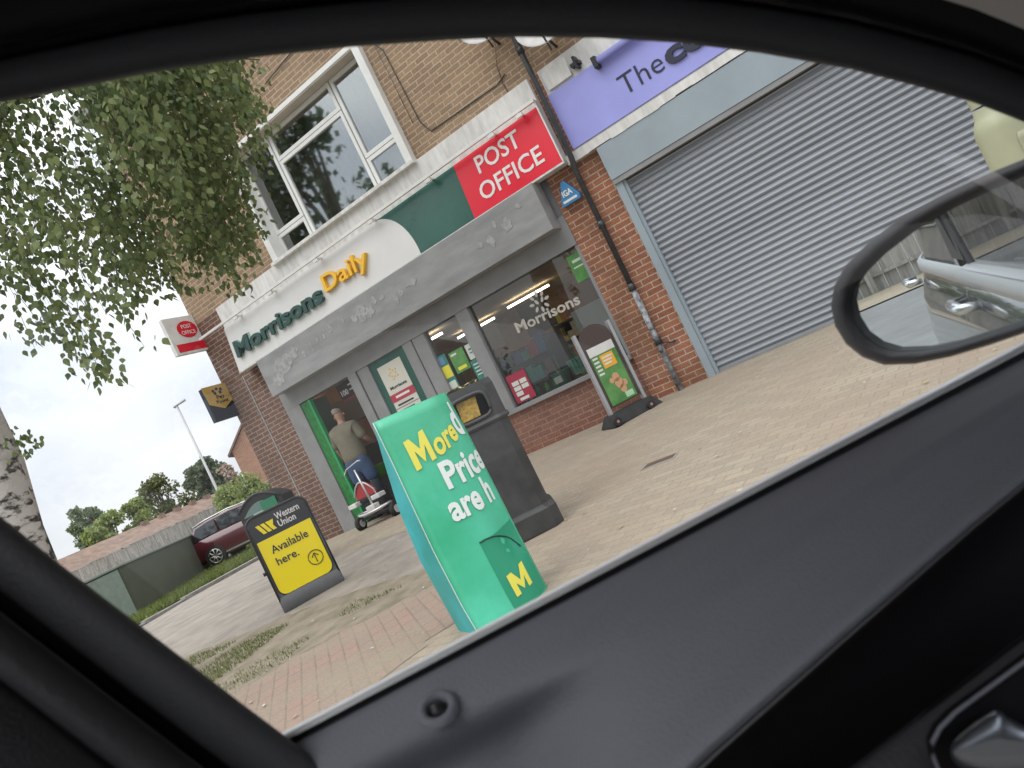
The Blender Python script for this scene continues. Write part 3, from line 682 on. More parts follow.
# light trough rail over the sign
RL = thing('sign_light_rail', 'thin white light trough running along the top of the fascia sign', 'light fitting', (-6.6, -.2, 3.95))
b = MB(); b.box((-10.25, -.245, 3.925), (SX1 + .02, -.205, 3.965)); b.build('rail', M['white'], RL, world=True, bevel=.004)
for px in ((700, 105),):
    pass
for x in (-9.3, -8.4, -7.3, -6.12, -5.0, -3.9, -3.45):
    b = MB(); b.box((x, -.235, 3.905), (x + .03, -.085, 3.93)); b.box((x - .03, -.245, 3.87), (x + .06, -.205, 3.915)); b.build('bracket', M['white'], RL, world=True)

# projecting signs at the left corner
PS = thing('projecting_post_sign', 'white projecting sign with red oval and red bar at the building corner', 'sign', (-10.45, -.2, 3.8))
MB().box((-10.51, -.62, 3.80), (-10.43, .02, 4.46)).build('panel', M['white'], PS, world=True, bevel=.006)
MB().box((-10.429, -.56, 3.84), (-10.425, .02, 3.98)).build('red_bar', M['red'], PS, world=True)
ov = MB(); ov.prism([(-10.429, -.22 + .2 * math.cos(a * .3927), 4.22 + .15 * math.sin(a * .3927)) for a in range(16)], (1, 0, 0), .005); ov.build('red_oval', M['red'], PS, world=True)
fit_text('POST', (-10.422, -.32, 4.24), (-10.422, -.12, 4.24), Z, .07, .002, .01).build('lettering', M['white'], PS, world=True)
fit_text('OFFICE', (-10.422, -.36, 4.13), (-10.422, -.08, 4.13), Z, .07, .002, .01).build('lettering', M['white'], PS, world=True)
PG = thing('projecting_parcel_sign', 'dark navy projecting sign with gold shield face below the white one', 'sign', (-10.45, -.2, 2.7))
MB().box((-10.51, -.50, 2.56), (-10.43, .10, 3.16)).build('panel', M['navy'], PG, world=True, bevel=.006)
b = MB(); b.prism([(-10.429, -.50, 3.17), (-10.429, .0, 3.17), (-10.429, .02, 2.86), (-10.429, -.22, 2.74), (-10.429, -.48, 2.86)], (1, 0, 0), .006); b.build('gold_shield', M['gold'], PG, world=True)
b = MB()
for (y, z) in ((-.30, 3.08), (-.22, 3.1), (-.14, 3.08), (-.28, 3.03), (-.17, 3.03)): b.box((-10.421, y - .03, z - .025), (-10.417, y + .02, z + .02))
b.build('symbol', M['ink'], PG, world=True)
fit_text('Pay', (-10.42, -.29, 2.93), (-10.42, -.12, 2.93), Z, .06, .002, .01).build('lettering', M['ink'], PG, world=True)
fit_text('Point', (-10.42, -.33, 2.85), (-10.42, -.08, 2.85), Z, .055, .002, .01).build('lettering', M['ink'], PG, world=True)

# purple sign
PU = thing('purple_shop_sign', 'lilac purple fascia sign with dark lettering starting The co above the shutter', 'sign', (0, 0, 3.5))
PX0 = -3.05
MB().box((PX0, -.09, 3.21), (7.5, -.06, 3.93)).build('panel', M['purple'], PU, world=True)
MB().box((PX0, -.0595, 3.19), (7.5, -.003, 4.26)).build('backing_board', M['whitedirty'], PU, world=True)
pT0 = atY(621, 100, -.1); pT1 = atY(665, 72, -.1)
fit_text('The', (-2.22, -.094, 3.40), (-1.67, -.094, 3.40), Z, .25, .003, -.006).build('lettering', M['ink'], PU, world=True)
fit_text('co', (-1.63, -.10, 3.40), (-1.12, -.10, 3.40), Z, .25, .02, .04).build('lettering', M['ink'], PU, world=True)
TLt = thing('sign_tube_lamp', 'lilac tubular lamp housing with black end bracket on top of the purple sign', 'light fitting', (-1, -.2, 3.9))
MB().tube([(-2.30, -.16, 3.90), (6.0, -.16, 3.90)], .045, 12).build('tube', M['purple'], TLt, world=True)
MB().box((-2.36, -.21, 3.83), (-2.30, -.09, 3.97)).build('end_bracket', M['black'], TLt, world=True, bevel=.01)
for x in (-1.95, -.3, 1.5): MB().box((x, -.16, 3.94), (x + .03, -.06, 4.02)).build('end_bracket', M['black'], TLt, world=True)
LN = thing('lintel_strip', 'chipped white concrete strip running under the purple sign', 'ledge', (0, 0, 3.1))
b = MB()
xk = -3.19; 
while xk < 7.5:
    x2 = xk + rr.uniform(.12, .35); zb_ = 3.075 + rr.uniform(-.012, .012)
    b.box((xk, -.10 + rr.uniform(-.004, .004), zb_), (x2, -.002, 3.185)); xk = x2
b.build('strip', M['whitedirty'], LN, world=True)
BX = thing('wall_bracket_box', 'weathered white junction box with black bracket beside the drainpipe top', 'junction box', (-2.8, -.1, 4.1))
MB().box((-3.0, -.1, 3.97), (-2.66, -.062, 4.2)).build('box', M['whitedirty'], BX, world=True, bevel=.006)
b = MB(); b.box((-2.62, -.16, 4.02), (-2.5, -.062, 4.06)); b.box((-2.56, -.18, 3.98), (-2.53, -.062, 4.12)); b.build('bracket', M['black'], BX, world=True)
# blue-grey shutter housing + roller shutter
SH = thing('roller_shutter', 'closed blue grey corrugated roller shutter filling the right shopfront', 'roller shutter', (0, 0, 1.3))
MB().box((-2.795, -.09, 2.64), (5.49, -.003, 3.068)).build('shutter_housing', M['bluegrey'], SH, world=True, bevel=.005)
MB().box((-2.795, -.08, 2.58), (5.49, .1, 2.638)).build('housing_underside', M['grey2'], SH, world=True)
gb = MB(); gb.box((-2.795, -.05, -.15), (-2.70, .09, 2.58)); gb.box((-2.70, -.02, -.15), (-2.66, .09, 2.58)); gb.build('guide_rail', M['bluegrey'], SH, world=True, bevel=.004)
gb = MB(); gb.box((5.36, -.05, -.15), (5.49, .09, 2.58)); gb.build('guide_rail', M['bluegrey'], SH, world=True, bevel=.004)
rows = []; z = -.10; k = 0
pitch = .075
prof = [(0, 0), (.004, .010), (-.020, .022), (-.030, .038), (-.022, .054), (-.004, .066)]
while z < 2.57:
    for (dy, dz) in prof:
        if z + dz < 2.578: rows.append([(-2.665, .045 + dy, z + dz), (5.37, .045 + dy, z + dz)])
    z += pitch
gb = MB(); gb.grid(rows, smooth=False); gb.build('shutter_curtain', M['shutter'], SH, world=True)
MB().box((-2.66, .0, -.12), (5.36, .08, .035)).build('bottom_rail', M['grey2'], SH, world=True)
# drainpipe
DP = thing('drainpipe', 'black cast drainpipe with flaking paint running down the brick pier', 'drainpipe', (-3.15, -.07, 0))
MB().tube([(-3.07, -.20, 8.1), (-3.07, -.20, 4.35), (-3.08, -.20, 3.12), (-3.14, -.1, 2.95), (-3.15, -.085, 1.35)], .036, 12).build('upper_pipe', M['pipe'], DP, world=True)
MB().tube([(-3.15, -.085, 1.35), (-3.16, -.085, -.02)], .037, 12).build('lower_pipe', M['flake'], DP, world=True)
for z in (4.5, 2.2, 1.35, .62):
    MB().tube([(-3.07 if z > 3 else -3.15, -.20 if z > 3 else -.087, z), (-3.07 if z > 3 else -3.15, -.20 if z > 3 else -.087, z + .09)], .047, 12).build('collar', M['pipe'], DP, world=True)
MB().tube([(-3.10, -.09, .62), (-3.02, -.04, .58), (-2.98, .0, .58)], .012, 6).build('clip', M['pipe'], DP, world=True)
# alarm box: blue triangular
AL = thing('alarm_box', 'small blue triangular alarm box on the brick pier beside the drainpipe', 'alarm box', (-3.35, -.03, 2.8))
b = MB(); b.prism([(-3.50, -.10, 2.66), (-3.49, -.10, 2.72), (-3.385, -.10, 2.95), (-3.345, -.10, 2.95), (-3.22, -.10, 2.72), (-3.23, -.10, 2.66)], (0, 1, 0), .098); b.build('cover', M['alarm'], AL, world=True, bevel=.008)
fit_text('IGA', (-3.43, -.103, 2.765), (-3.29, -.103, 2.765), Z, .075, .002, .03).build('lettering', M['white'], AL, world=True)
MB().box((-3.46, -.105, 2.69), (-3.26, -.101, 2.72)).build('band', M['white'], AL, world=True)
# satellite dishes
def dish(px, r, Y, label):
    p = atY(*px, Y); t = thing('satellite_dish', label, 'satellite dish', (p.x, 0, p.z), group='satellite dishes on the upper wall')
    n = Vector((.25, -1, .35)).normalized(); q = n.to_track_quat('Z', 'Y').to_matrix().to_4x4()
    b = MB(); b.lathe([(0, -.0), (r * .4, .01), (r * .8, .045), (r, .075), (r * 1.01, .07), (r * .8, .035), (r * .4, 0), (0, -.01)], n=24); b.xf(Matrix.Translation((0, Y, 0)) @ q); b.build('dish', M['dish'], t)
    MB().tube([(0, Y + .02, 0), (-.02, -.12, -.16), (-.02, -.0, -.2)], .018, 8).build('mount', M['pipe'], t)
    MB().tube([Vector((0, Y, -r)), Vector((.08, Y - .35, -r * .6)), Vector((.08, Y - .38, -.1))], .012, 6).build('feed_arm', M['pipe'], t)
dish((540, 26), .31, -.3, 'right satellite dish on the brick wall just above the purple sign')
dish((482, 24), .31, -.3, 'left satellite dish on the brick wall left of the drainpipe top')
# cables on the upper wall
def cable(pxs, Y, r, label):
    ps = [atY(*p, Y) for p in pxs]; c0 = ps[len(ps)//2]
    o = MB().tube([p - c0 for p in ps], r, 6).build('wall_cable', M['pipe']); o.location = c0; tag(o, label, 'cable')
cable([(368, 40), (383, 50), (420, 122), (431, 131), (497, 85), (505, 74)], -.012, .008, 'dark cable looping down the brick right of the big window')
cable([(375, 47), (413, 123)], -.02, .004, 'thin straight cable beside the big window right edge')
cable([(495, 42), (497, 66), (503, 84), (512, 98)], -.02, .005, 'cable hanging from the left satellite dish')
cable([(293, 50), (265, 84)], -.02, .008, 'short dark cable on the brick above the big window')

# ================================================================== STREET OBJECTS
# --- litter bin
cb = (gnd(540, 541) + gnd(565, 518)) / 2
BIN = thing('litter_bin', 'tall black plastic litter bin with yellow notice by its opening behind the green promotional board', 'litter bin', (-3.36, -4.20, g(-3.3, -4.1)), R(33))
BIN.scale = (1.12, 1.12, 1.14)
def octo(w_, c_): return [(-w_+c_, -w_), (w_-c_, -w_), (w_, -w_+c_), (w_, w_-c_), (w_-c_, w_), (-w_+c_, w_), (-w_, w_-c_), (-w_, -w_+c_)]
def stack(levels):
    b = MB(); b.grid([[(x, y, z) for x, y in octo(w_, c_)] for w_, c_, z in levels], smooth=False, closed=True)
    b.face([(x, y, levels[-1][2]) for x, y in octo(levels[-1][0], levels[-1][1])]); return b
stack([(.285, .06, 0), (.285, .06, .13), (.262, .06, .15), (.258, .06, .16)]).build('plinth', M['dark_bin'], BIN)
stack([(.255, .06, .155), (.25, .06, .78)]).build('body', M['dark_bin'], BIN)
stack([(.262, .065, .775), (.27, .065, .79), (.262, .065, .81)]).build('band', M['dark_bin'], BIN)
# hood with an opening: front built around the hole
hd = MB()
hd.grid([[(x, y, z) for x, y in octo(w_, c_)][1:] + [(-w_ + c_, -w_, z)] for w_, c_, z in ((.255, .06, .81), (.255, .06, 1.02), (.245, .06, 1.06))], smooth=False)
for (x0, x1, z0, z1) in ((-.195, -.07, .81, 1.02), (.17, .195, .81, 1.02), (-.07, .17, .81, .845), (-.07, .17, .985, 1.02)):
    hd.box((x0, -.2555, z0), (x1, -.235, z1))
hd.box((-.195, -.25, 1.02), (.195, -.235, 1.06))
hd.face([(x, y, 1.06) for x, y in octo(.245, .06)]); hd.box((-.15, -.06, .82), (.15, -.05, 1.0))
hd.build('hood', M['dark_bin'], BIN)
tb = MB()
oval = [(.05 + .125 * math.copysign(abs(math.cos(a)) ** .5, math.cos(a)), -.262, .915 + .085 * math.copysign(abs(math.sin(a)) ** .5, math.sin(a))) for a in [k * math.pi / 12 for k in range(24)]]
tb.tube(oval + oval[:1], .012, 6, cap=False); tb.build('opening_rim', M['dark_bin'], BIN)
MB().hexa([Vector(q) for q in ((-.04,-.225,.85),(.09,-.225,.85),(.09,-.215,.85),(-.04,-.215,.85),(-.03,-.225,.98),(.11,-.225,.98),(.11,-.215,.98),(-.03,-.215,.98))]).build('yellow_notice', M['binyellow'], BIN)
lt = MB(); r = random.Random(2)
for _ in range(160):
    x, y = r.uniform(-.2, .15), r.uniform(-.2, .2); a = r.uniform(0, 6); s = r.uniform(.01, .035)
    lt.face([(x + s * math.cos(a + k * 1.57), y + s * math.sin(a + k * 1.57), 1.064 + r.uniform(0, .02)) for k in range(4)])
lt.build('litter_on_top', mat('yellow_grime', (.62, .52, .16), .8, col2=(.3, .28, .2), vscale=40), BIN)

# --- green promotional totem
bl, br_ = gnd(462, 632), gnd(546, 590)
dpt = (bl - CAM).dot(CF); dpr = (br_ - CAM).dot(CF)
PR = thing('promotional_board', 'bent bright green cardboard promotional board with yellow More and white lettering nearest the car', 'advertising board', ((bl.x + br_.x) / 2, (bl.y + br_.y) / 2, g(-2.7, -5.7)))
# front face: left edge, right edge as polylines of pixels with depth
Lf = [(373, 423, 4.25), (392, 462, 4.23), (412, 505, 4.2), (434, 552, 4.18), (462, 606, 4.14), (482, 640, 4.10)]
Rf = [(445, 392, 4.45), (468, 433, 4.42), (492, 480, 4.40), (517, 530, 4.36), (538, 570, 4.32), (556, 604, 4.30)]
Lb = [(373, 423, 4.25), (384, 462, 4.30), (399, 510, 4.36), (420, 560, 4.38), (444, 604, 4.36), (462, 636, 4.32)]
nR, nCc = 20, 16
def lerp_poly(P, t):
    k = t * (len(P) - 1); i = min(int(k), len(P) - 2); f_ = k - i
    return tuple(P[i][j] * (1 - f_) + P[i+1][j] * f_ for j in range(3))
def promo(s, t, out=0):
    a = lerp_poly(Lf, t); b_ = lerp_poly(Rf, t)
    A = atD(*a); Bp = atD(*b_)
    bulge = .13 * math.sin(math.pi * min(1, s * .5 + .0)) ** 1.0 * s * .9
    bulge = .15 * (s ** 2) * (1 - .35 * s) if s < 1 else .0975
    ctrl = Vector((A + Bp) / 2) - CF * .10
    # arc from A to B bulging towards the street
    P = A * (1 - s) ** 2 + (A * .15 + Bp * .85 - CF * .16) * 2 * s * (1 - s) + Bp * s ** 2
    P = P + CF * .05 * math.exp(-((s - .75) ** 2) / .02 - ((t - .62) ** 2) / .01)   # dent
    n_ = -CF
    return P + n_ * out
b = MB(); b.grid([[promo(j / nCc, i / nR) for j in range(nCc + 1)] for i in range(nR + 1)])
b.build('front_sheet', M['promo'], PR, world=True, solid=.003)
b = MB()
def back(s, t):
    a = atD(*lerp_poly(Lb, t)); c_ = promo(1, t)
    return a * (1 - s) ** 2 + ((a + c_) / 2 + CF * .28) * 2 * s * (1 - s) + c_ * s ** 2
b.grid([[back(j / 10, i / nR) for j in range(11)] for i in range(nR + 1)]); b.build('rear_sheet', M['promoteal'], PR, world=True, solid=.003)
b = MB()
b.grid([[atD(*lerp_poly(Lb, i / nR)) for i in range(nR + 1)], [promo(0, i / nR) for i in range(nR + 1)]]); b.build('side_flap', M['promoteal'], PR, world=True)
MB().tube([promo(0, i / nR, .002) for i in range(nR + 1)], .003, 5).build('sheet_edge', M['cardedge'], PR, world=True)
def wrap_text(body, s0, s1, t0, t1, m, slope=0, bold=.03, clip=None):
    if body == 'M':     # heavy capital drawn as one outline
        mbx = MB()
        for q in (((0, 0), (.2, 0), (.2, .73), (0, .73)), ((.2, .40), (.41, .06), (.41, .38), (.2, .73)), ((.41, .06), (.62, .40), (.62, .73), (.41, .38)), ((.62, 0), (.82, 0), (.82, .73), (.62, .73))):
            mbx.face([(x, y, .001) for x, y in q])
        bmesh.ops.remove_doubles(mbx.bm, verts=mbx.bm.verts, dist=1e-5)
    else:
        mbx = text_mb(body, 1, .0012, bold, res=3)
    for ax in (0, 1):
        k = -.5
        while k < 4:
            co = [0, 0, 0]; no = [0, 0, 0]; co[ax] = k; no[ax] = 1
            bmesh.ops.bisect_plane(mbx.bm, geom=mbx.bm.verts[:] + mbx.bm.edges[:] + mbx.bm.faces[:], plane_co=co, plane_no=no); k += .057
    xs_ = [v.co.x for v in mbx.bm.verts]; a0, a1 = min(xs_), max(xs_)
    for v in mbx.bm.verts:
        fx = (v.co.x - a0) / (a1 - a0); s = s0 + (s1 - s0) * fx; t = t0 - (v.co.y / .73) * (t0 - t1) + slope * fx
        v.co = promo(min(s, 1.0), t, .008 + v.co.z)
    mbx.build('lettering', m, PR, world=True)
wrap_text('M', .15, .37, .27, .135, M['promoyellow'], slope=-.025)
wrap_text('ore', .39, .76, .2425, .1425, M['promoyellow'], slope=-.045)
wrap_text('d', .78, .93, .19, .04, M['promowhite'], slope=0)
wrap_text('Prices', .34, 1.14, .375, .265, M['promowhite'], slope=-.045)
wrap_text('are h', .25, .86, .50, .40, M['promowhite'], slope=-.04)
b = MB(); b.grid([[promo(.38 + .58 * j / 6, .60 + .34 * i / 8 - .05 * (j / 6), .005) for j in range(7)] for i in range(9)]); b.build('darker_panel', M['promodark'], PR, world=True)
wrap_text('M', .47, .75, .86, .755, M['promoyellow'], slope=-.03, bold=.006)
MB().tube([promo(.38 + .50 * (k / 8), .60 - .02 * math.sin(k / 8 * 3.14) + .07 * (k / 8) ** 2, .008) for k in range(9)], .004, 5).build('curved_line', flat('line_dark', (.01, .06, .05)), PR, world=True)  # thin dark curved line lying on the board face

# --- yellow money transfer pavement board
a, c_ = gnd(285, 614), gnd(345, 580)
dirx = Vector((c_.x - a.x, c_.y - a.y, 0)); wW = dirx.length; rzW = math.atan2(dirx.y, dirx.x)
WU = thing('pavement_board', 'black framed pavement board with yellow face reading Western Union Available here', 'pavement sign', ((a.x + c_.x) / 2, (a.y + c_.y) / 2, g(-6.3, -3.7)), rzW)
hW = .66 * wW / .66; H1 = 1.02
lean = .045
def wp(x, z, o=0): return Vector((x, -.0 + lean * z - o, z))     # leaning front plane
def rr_rect(x0, x1, z0, z1, rad, n=6, corners=(1, 1, 1, 1)):
    pts = []
    for i, (cx, cz, a0) in enumerate(((x1 - rad, z1 - rad, 0), (x0 + rad, z1 - rad, 90), (x0 + rad, z0 + rad, 180), (x1 - rad, z0 + rad, 270))):
        if corners[i]:
            for k in range(n + 1): aa = R(a0 + 90 * k / n); pts.append((cx + rad * math.cos(aa), cz + rad * math.sin(aa)))
        else: pts.append(((x1, z1), (x0, z1), (x0, z0), (x1, z0))[i])
    return pts
hw = wW / 2
FNW = Vector((0, -1, lean)).normalized()
b = MB(); b.prism([wp(x, z, 0) for x, z in rr_rect(-hw, hw, .0, H1, .11, corners=(1, 1, 0, 0))], (0, 1, 0), .03); b.build('frame', M['boardgrey'], WU, bevel=.003)
b = MB(); b.prism([wp(x, z, .004) for x, z in rr_rect(-hw + .03, hw - .03, .15, H1 - .03, .09)], (0, 1, 0), .003); b.build('black_header', M['wublack'], WU)
b = MB(); b.prism([wp(x, z, .007) for x, z in rr_rect(-hw + .045, hw - .045, .16, .75, .08, corners=(0, 0, 1, 1))], (0, 1, 0), .002); b.build('yellow_face', M['wuyellow'], WU)
b = MB(); b.tube([wp(x, z, .012) for x, z in rr_rect(-hw + .012, hw - .012, .12, H1 - .012, .1, corners=(1, 1, 0, 0))] + [wp(hw - .012, H1 - .1, .012)], .014, 8, cap=False); b.build('frame_tube', M['black'], WU)
b = MB(); b.grid([[wp(-hw + .01 + (2 * hw - .02) * j / 8, .0, .012), wp(-hw + .01 + (2 * hw - .02) * j / 8, .07, .05 ), wp(-hw + .01 + (2 * hw - .02) * j / 8, .155, .012)] for j in range(9)]); b.build('water_base', M['boardgrey'], WU)
b = MB(); b.prism([(x, .30 - lean * z, z) for x, z in rr_rect(-hw, hw, 0, H1, .11, corners=(1, 1, 0, 0))], (0, 1, 0), .03); b.build('rear_board', M['boardgrey'], WU)
MB().tube([(-hw - .03, .1, .43), (-hw + .02, .1, .43)], .02, 8).build('hinge_bolt', M['black'], WU)
MB().box((-.17, .085, H1 - .035), (.03, .115, H1 - .02)).build('clip', M['silver'], WU)
def wtext(body, x0, x1, z, h, m, bold=0): fit_text(body, wp(x0, z, .011), wp(x1, z, .011), Vector((0, lean, 1)), h, .001, bold).build('lettering', m, WU)
wtext('Western', -.02, .235, .885, .07, M['white'], .02); wtext('Union', -.02, .165, .805, .07, M['white'], .02)
wtext('Available', -.19, .20, .585, .085, M['ink'], .01); wtext('here.', -.19, .04, .455, .085, M['ink'], .01)
b = MB()   # striped double-v emblem
for k in range(3):
    x = -.235 + k * .052
    b.prism([wp(x, .91, .011), wp(x + .038, .91, .011), wp(x + .085, .805, .011), wp(x + .047, .805, .011)], (0, 1, 0), .002)
b.prism([wp(-.085, .91, .012), wp(-.045, .91, .012), wp(-.085, .805, .012), wp(-.107, .85, .012)], (0, 1, 0), .002)
b.build('emblem', M['wuyellow'], WU)
b = MB(); circ = [wp(.17 + .075 * math.cos(k * .3927), .36 + .075 * math.sin(k * .3927), .012) for k in range(17)]; b.tube(circ, .0045, 5, cap=False)
b.tube([wp(.17, .31, .012), wp(.17, .40, .012)], .0045, 5); b.tube([wp(.135, .37, .012), wp(.17, .405, .012), wp(.205, .37, .012)], .0045, 5); b.build('arrow_symbol', M['ink'], WU)

# --- dark arched bin behind it
pb = atD(262, 497, 10.3)
AB = thing('arched_bin', 'dark bin with arched hood and pale green panel behind the yellow pavement board', 'bin', (pb.x, pb.y, g(pb.x, pb.y)), R(24))
hA = pb.z - g(pb.x, pb.y) + .08
arch = [(-.33, 0), (-.33, hA - .16)] + [(-.33 + .66 * k / 10, hA - .16 + .15 * math.sin(math.pi * k / 10)) for k in range(1, 10)] + [(.33, hA - .16), (.33, 0)]
b = MB(); b.prism([(x, -.16, z) for x, z in arch], (0, 1, 0), .36); b.build('body', M['black'], AB, bevel=.01)
b = MB(); b.prism([(x * .82, -.175, z * .9 + .02) for x, z in arch[1:-1]] , (0, 1, 0), .012); b.build('face_panel', flat('bin_teal_face', (.14, .22, .20), .3), AB)
MB().box((-.12, -.19, hA - .38), (.16, -.176, hA - .24)).build('pale_label', flat('pale_panel', (.40, .50, .46)), AB)
MB().box((.03, -.194, hA - .30), (.25, -.177, hA - .13)).build('green_label', flat('deep_green_panel', (.02, .20, .10)), AB)
b = MB(); b.tube([(x * 1.0, -.165, z) for x, z in arch[1:-1]], .018, 6); b.build('hood_rim', M['black'], AB)

# --- forecourt poster stand
p0, p1 = gnd(607, 431), gnd(657, 403)
d_ = Vector((p1.x - p0.x, p1.y - p0.y, 0)); ST = thing('poster_stand', 'wheeled poster stand with green poster and grey posts beside the brick pier', 'pavement sign', ((p0.x + p1.x) / 2, (p0.y + p1.y) / 2, -.02), math.atan2(d_.y, d_.x))
b = MB(); b.hexa([Vector(q) for q in ((-.36,-.22,0),(.36,-.22,0),(.36,.22,0),(-.36,.22,0),(-.30,-.10,.14),(.30,-.10,.14),(.30,.10,.14),(-.30,.10,.14))]); b.build('rubber_base', M['rubber'], ST, bevel=.02)
for s in (-.30, .18):
    o = MB().tube([(s, -.25, .055), (s, -.20, .055)], .05, 14).build('wheel', M['rubber'], ST)
    MB().tube([(s, -.254, .055), (s, -.245, .055)], .018, 10).build('hub', flat('pink_hub', (.45, .22, .2)), o)
for s in (-.245, .245):
    MB().box((s - .02, -.05, .1), (s + .02, .02, 1.18)).build('post', M['aluminium'], ST, bevel=.004)
arch2 = [(-.22, .20), (.22, .20), (.22, 1.02)] + [(.22 * math.cos(math.pi * k / 10), 1.02 + .20 * math.sin(math.pi * k / 10)) for k in range(1, 10)] + [(-.22, 1.02)]
b = MB(); b.prism([(x, -.02, z) for x, z in arch2], (0, 1, 0), .03); b.build('panel', mat('dark_brown_panel', (.07, .045, .04), .35), ST)
b = MB(); b.box((-.18, -.03, .22), (.18, -.021, .96)); po = b.build('poster', M['posterg'], ST)
MB().box((-.18, -.034, .85), (.18, -.031, .96)).build('poster_header', M['white'], po)
MB().box((-.06, -.036, .66), (.12, -.032, .83)).build('orange_square', M['orange'], po)
for k in range(3): MB().box((-.04, -.0385, .78 - k * .04), (.10 - .02 * k, -.0365, .80 - k * .04)).build('printed_line', M['white'], po)
for k in range(5): MB().box((-.16, -.034, .83 - k * .05), (-.09, -.031, .805 - k * .05)).build('small_print', M['white'], po)
b = MB()
for (x, z, s) in ((.02, .52, .05), (.03, .44, .06), (.05, .36, .045), (-.05, .5, .03), (.1, .42, .035)):
    b.prism([(x + s * math.cos(q * .785), -.034, z + s * 1.2 * math.sin(q * .785)) for q in range(8)], (0, 1, 0), .003)
b.build('food_picture', flat('skin_orange', (.62, .34, .18)), po)
MB().box((.04, -.034, .24), (.15, -.031, .31)).build('small_logo', flat('mint_print', (.45, .7, .45)), po)

# --- pale lamp column base near the car
lc = atD(1004, 136, 2.95)
LC = thing('street_lamp_column', 'cream green street lamp column with shouldered base between the shutter and the door mirror', 'lamp column', (lc.x, lc.y, g(lc.x, lc.y)))
zt_ = lc.z - g(lc.x, lc.y)
b = MB(); b.lathe([(.088, 0), (.088, zt_ + .03), (.086, zt_ + .05), (.080, zt_ + .07), (.071, zt_ + .088), (.064, zt_ + .10), (.060, zt_ + .13)], n=40); b.build('base', M['post'], LC)
b = MB(); b.lathe([(.059, zt_ + .14), (.04, 6.5)], n=20); b.build('shaft', M['post'], LC)
b = MB(); rows_ = []
for z in (.5, zt_ - .035, zt_ - .01): 
    w_ = .42 if z < zt_ - .02 else .3
    rows_.append([(.0905 * math.cos(-1.0 + w_ * k / 6 - w_/2), .0905 * math.sin(-1.0 + w_ * k / 6 - w_/2), z) for k in range(-1, 8)])
b.grid(rows_); b.build('access_door', M['post'], LC, solid=.004)
MB().tube([(0, 0, 6.5), (.1, .0, 6.8), (.5, 0, 6.9)], .03, 8).build('lamp_arm', M['post'], LC)
MB().box((.45, -.1, 6.86), (.95, .1, 6.96)).build('lamp_head', M['galv'], LC, bevel=.02)

# --- person
def skin(name, joints, edges, m, parent, sub=2):
    me = bpy.data.meshes.new(name); me.from_pydata([j[:3] for j in joints], edges, [])
    o = link(bpy.data.objects.new(name, me)); md = o.modifiers.new('s', 'SKIN'); md.use_smooth_shade = True
    for i, j in enumerate(joints):
        r_ = j[3]; me.skin_vertices[0].data[i].radius = r_ if isinstance(r_, tuple) else (r_, r_)
    me.skin_vertices[0].data[0].use_root = True
    ms = o.modifiers.new('u', 'SUBSURF'); ms.levels = sub; ms.render_levels = sub
    bpy.context.view_layer.update()
    me2 = bpy.data.meshes.new_from_object(o.evaluated_get(bpy.context.evaluated_depsgraph_get()))
    bpy.data.objects.remove(o); bpy.data.meshes.remove(me)
    for p_ in me2.polygons: p_.use_smooth = True
    me2.materials.clear(); me2.materials.append(m)
    o2 = link(bpy.data.objects.new(name, me2)); o2.parent = parent; return o2
skinm = mat('skin', (.42, .24, .17), .6)
olive = mat('olive_shirt', (.17, .155, .11), .9, bump=.4, bscale=20, var=.1)
jeans = mat('blue_shorts', (.035, .075, .16), .9, bump=.4, bscale=25, var=.15)
dark = mat('dark_trousers', (.03, .045, .06), .9)
ph = atY(343, 405, -.2)
PN = thing('person', 'person in olive T-shirt and blue shorts standing in the shop doorway, back turned', 'person', (-8.57, .10, -.006), R(8))
PN.scale = (1.10, 1.10, 1.04)
# local axes: he faces +y
body = [(0, 0, .98, (.15, .11)), (0, .01, 1.12, (.15, .11)), (0, .02, 1.30, (.165, .115)), (0, .03, 1.45, (.15, .10)), (0, .05, 1.54, (.06, .06)), (0, .07, 1.60, (.055, .055)), (0, .085, 1.68, (.078, .092)), (0, .08, 1.76, (.07, .085)),
        (-.19, .03, 1.46, .055), (-.25, .0, 1.22, .045), (-.24, .06, 1.0, .036), (-.235, .09, .93, .03),
        (.19, .03, 1.46, .055), (.27, .03, 1.22, .045), (.24, .24, 1.10, .036), (.22, .33, 1.09, .03),
        (-.10, 0, .90, .09), (-.11, .0, .50, .06), (-.11, -.01, .09, .04), (-.11, .1, .04, .04),
        (.10, 0, .90, .09), (.11, .02, .50, .06), (.11, .01, .09, .04), (.11, .12, .04, .04)]
edges = [(0,1),(1,2),(2,3),(3,4),(4,5),(5,6),(6,7),(3,8),(8,9),(9,10),(10,11),(3,12),(12,13),(13,14),(14,15),(0,16),(16,17),(17,18),(18,19),(0,20),(20,21),(21,22),(22,23)]
BD = skin('body', body, edges, skinm, PN)
skin('shirt', [(0, 0, .885, (.21, .175)), (0, .01, 1.10, (.20, .16)), (0, .02, 1.30, (.205, .155)), (0, .03, 1.46, (.18, .135)), (0, .05, 1.56, (.085, .08)), (-.19, .03, 1.46, .09), (-.25, .005, 1.20, .078), (.19, .03, 1.46, .09), (.27, .03, 1.20, .078)],
     [(0,1),(1,2),(2,3),(3,4),(3,5),(5,6),(3,7),(7,8)], olive, BD)
skin('shorts', [(0, 0, 1.07, (.17, .135)), (0, -.01, .92, (.18, .15)), (-.105, 0, .84, .125), (-.115, .0, .55, .095), (.105, 0, .84, .115), (.115, .02, .55, .095)], [(0,1),(1,2),(2,3),(1,4),(4,5)], jeans, BD)
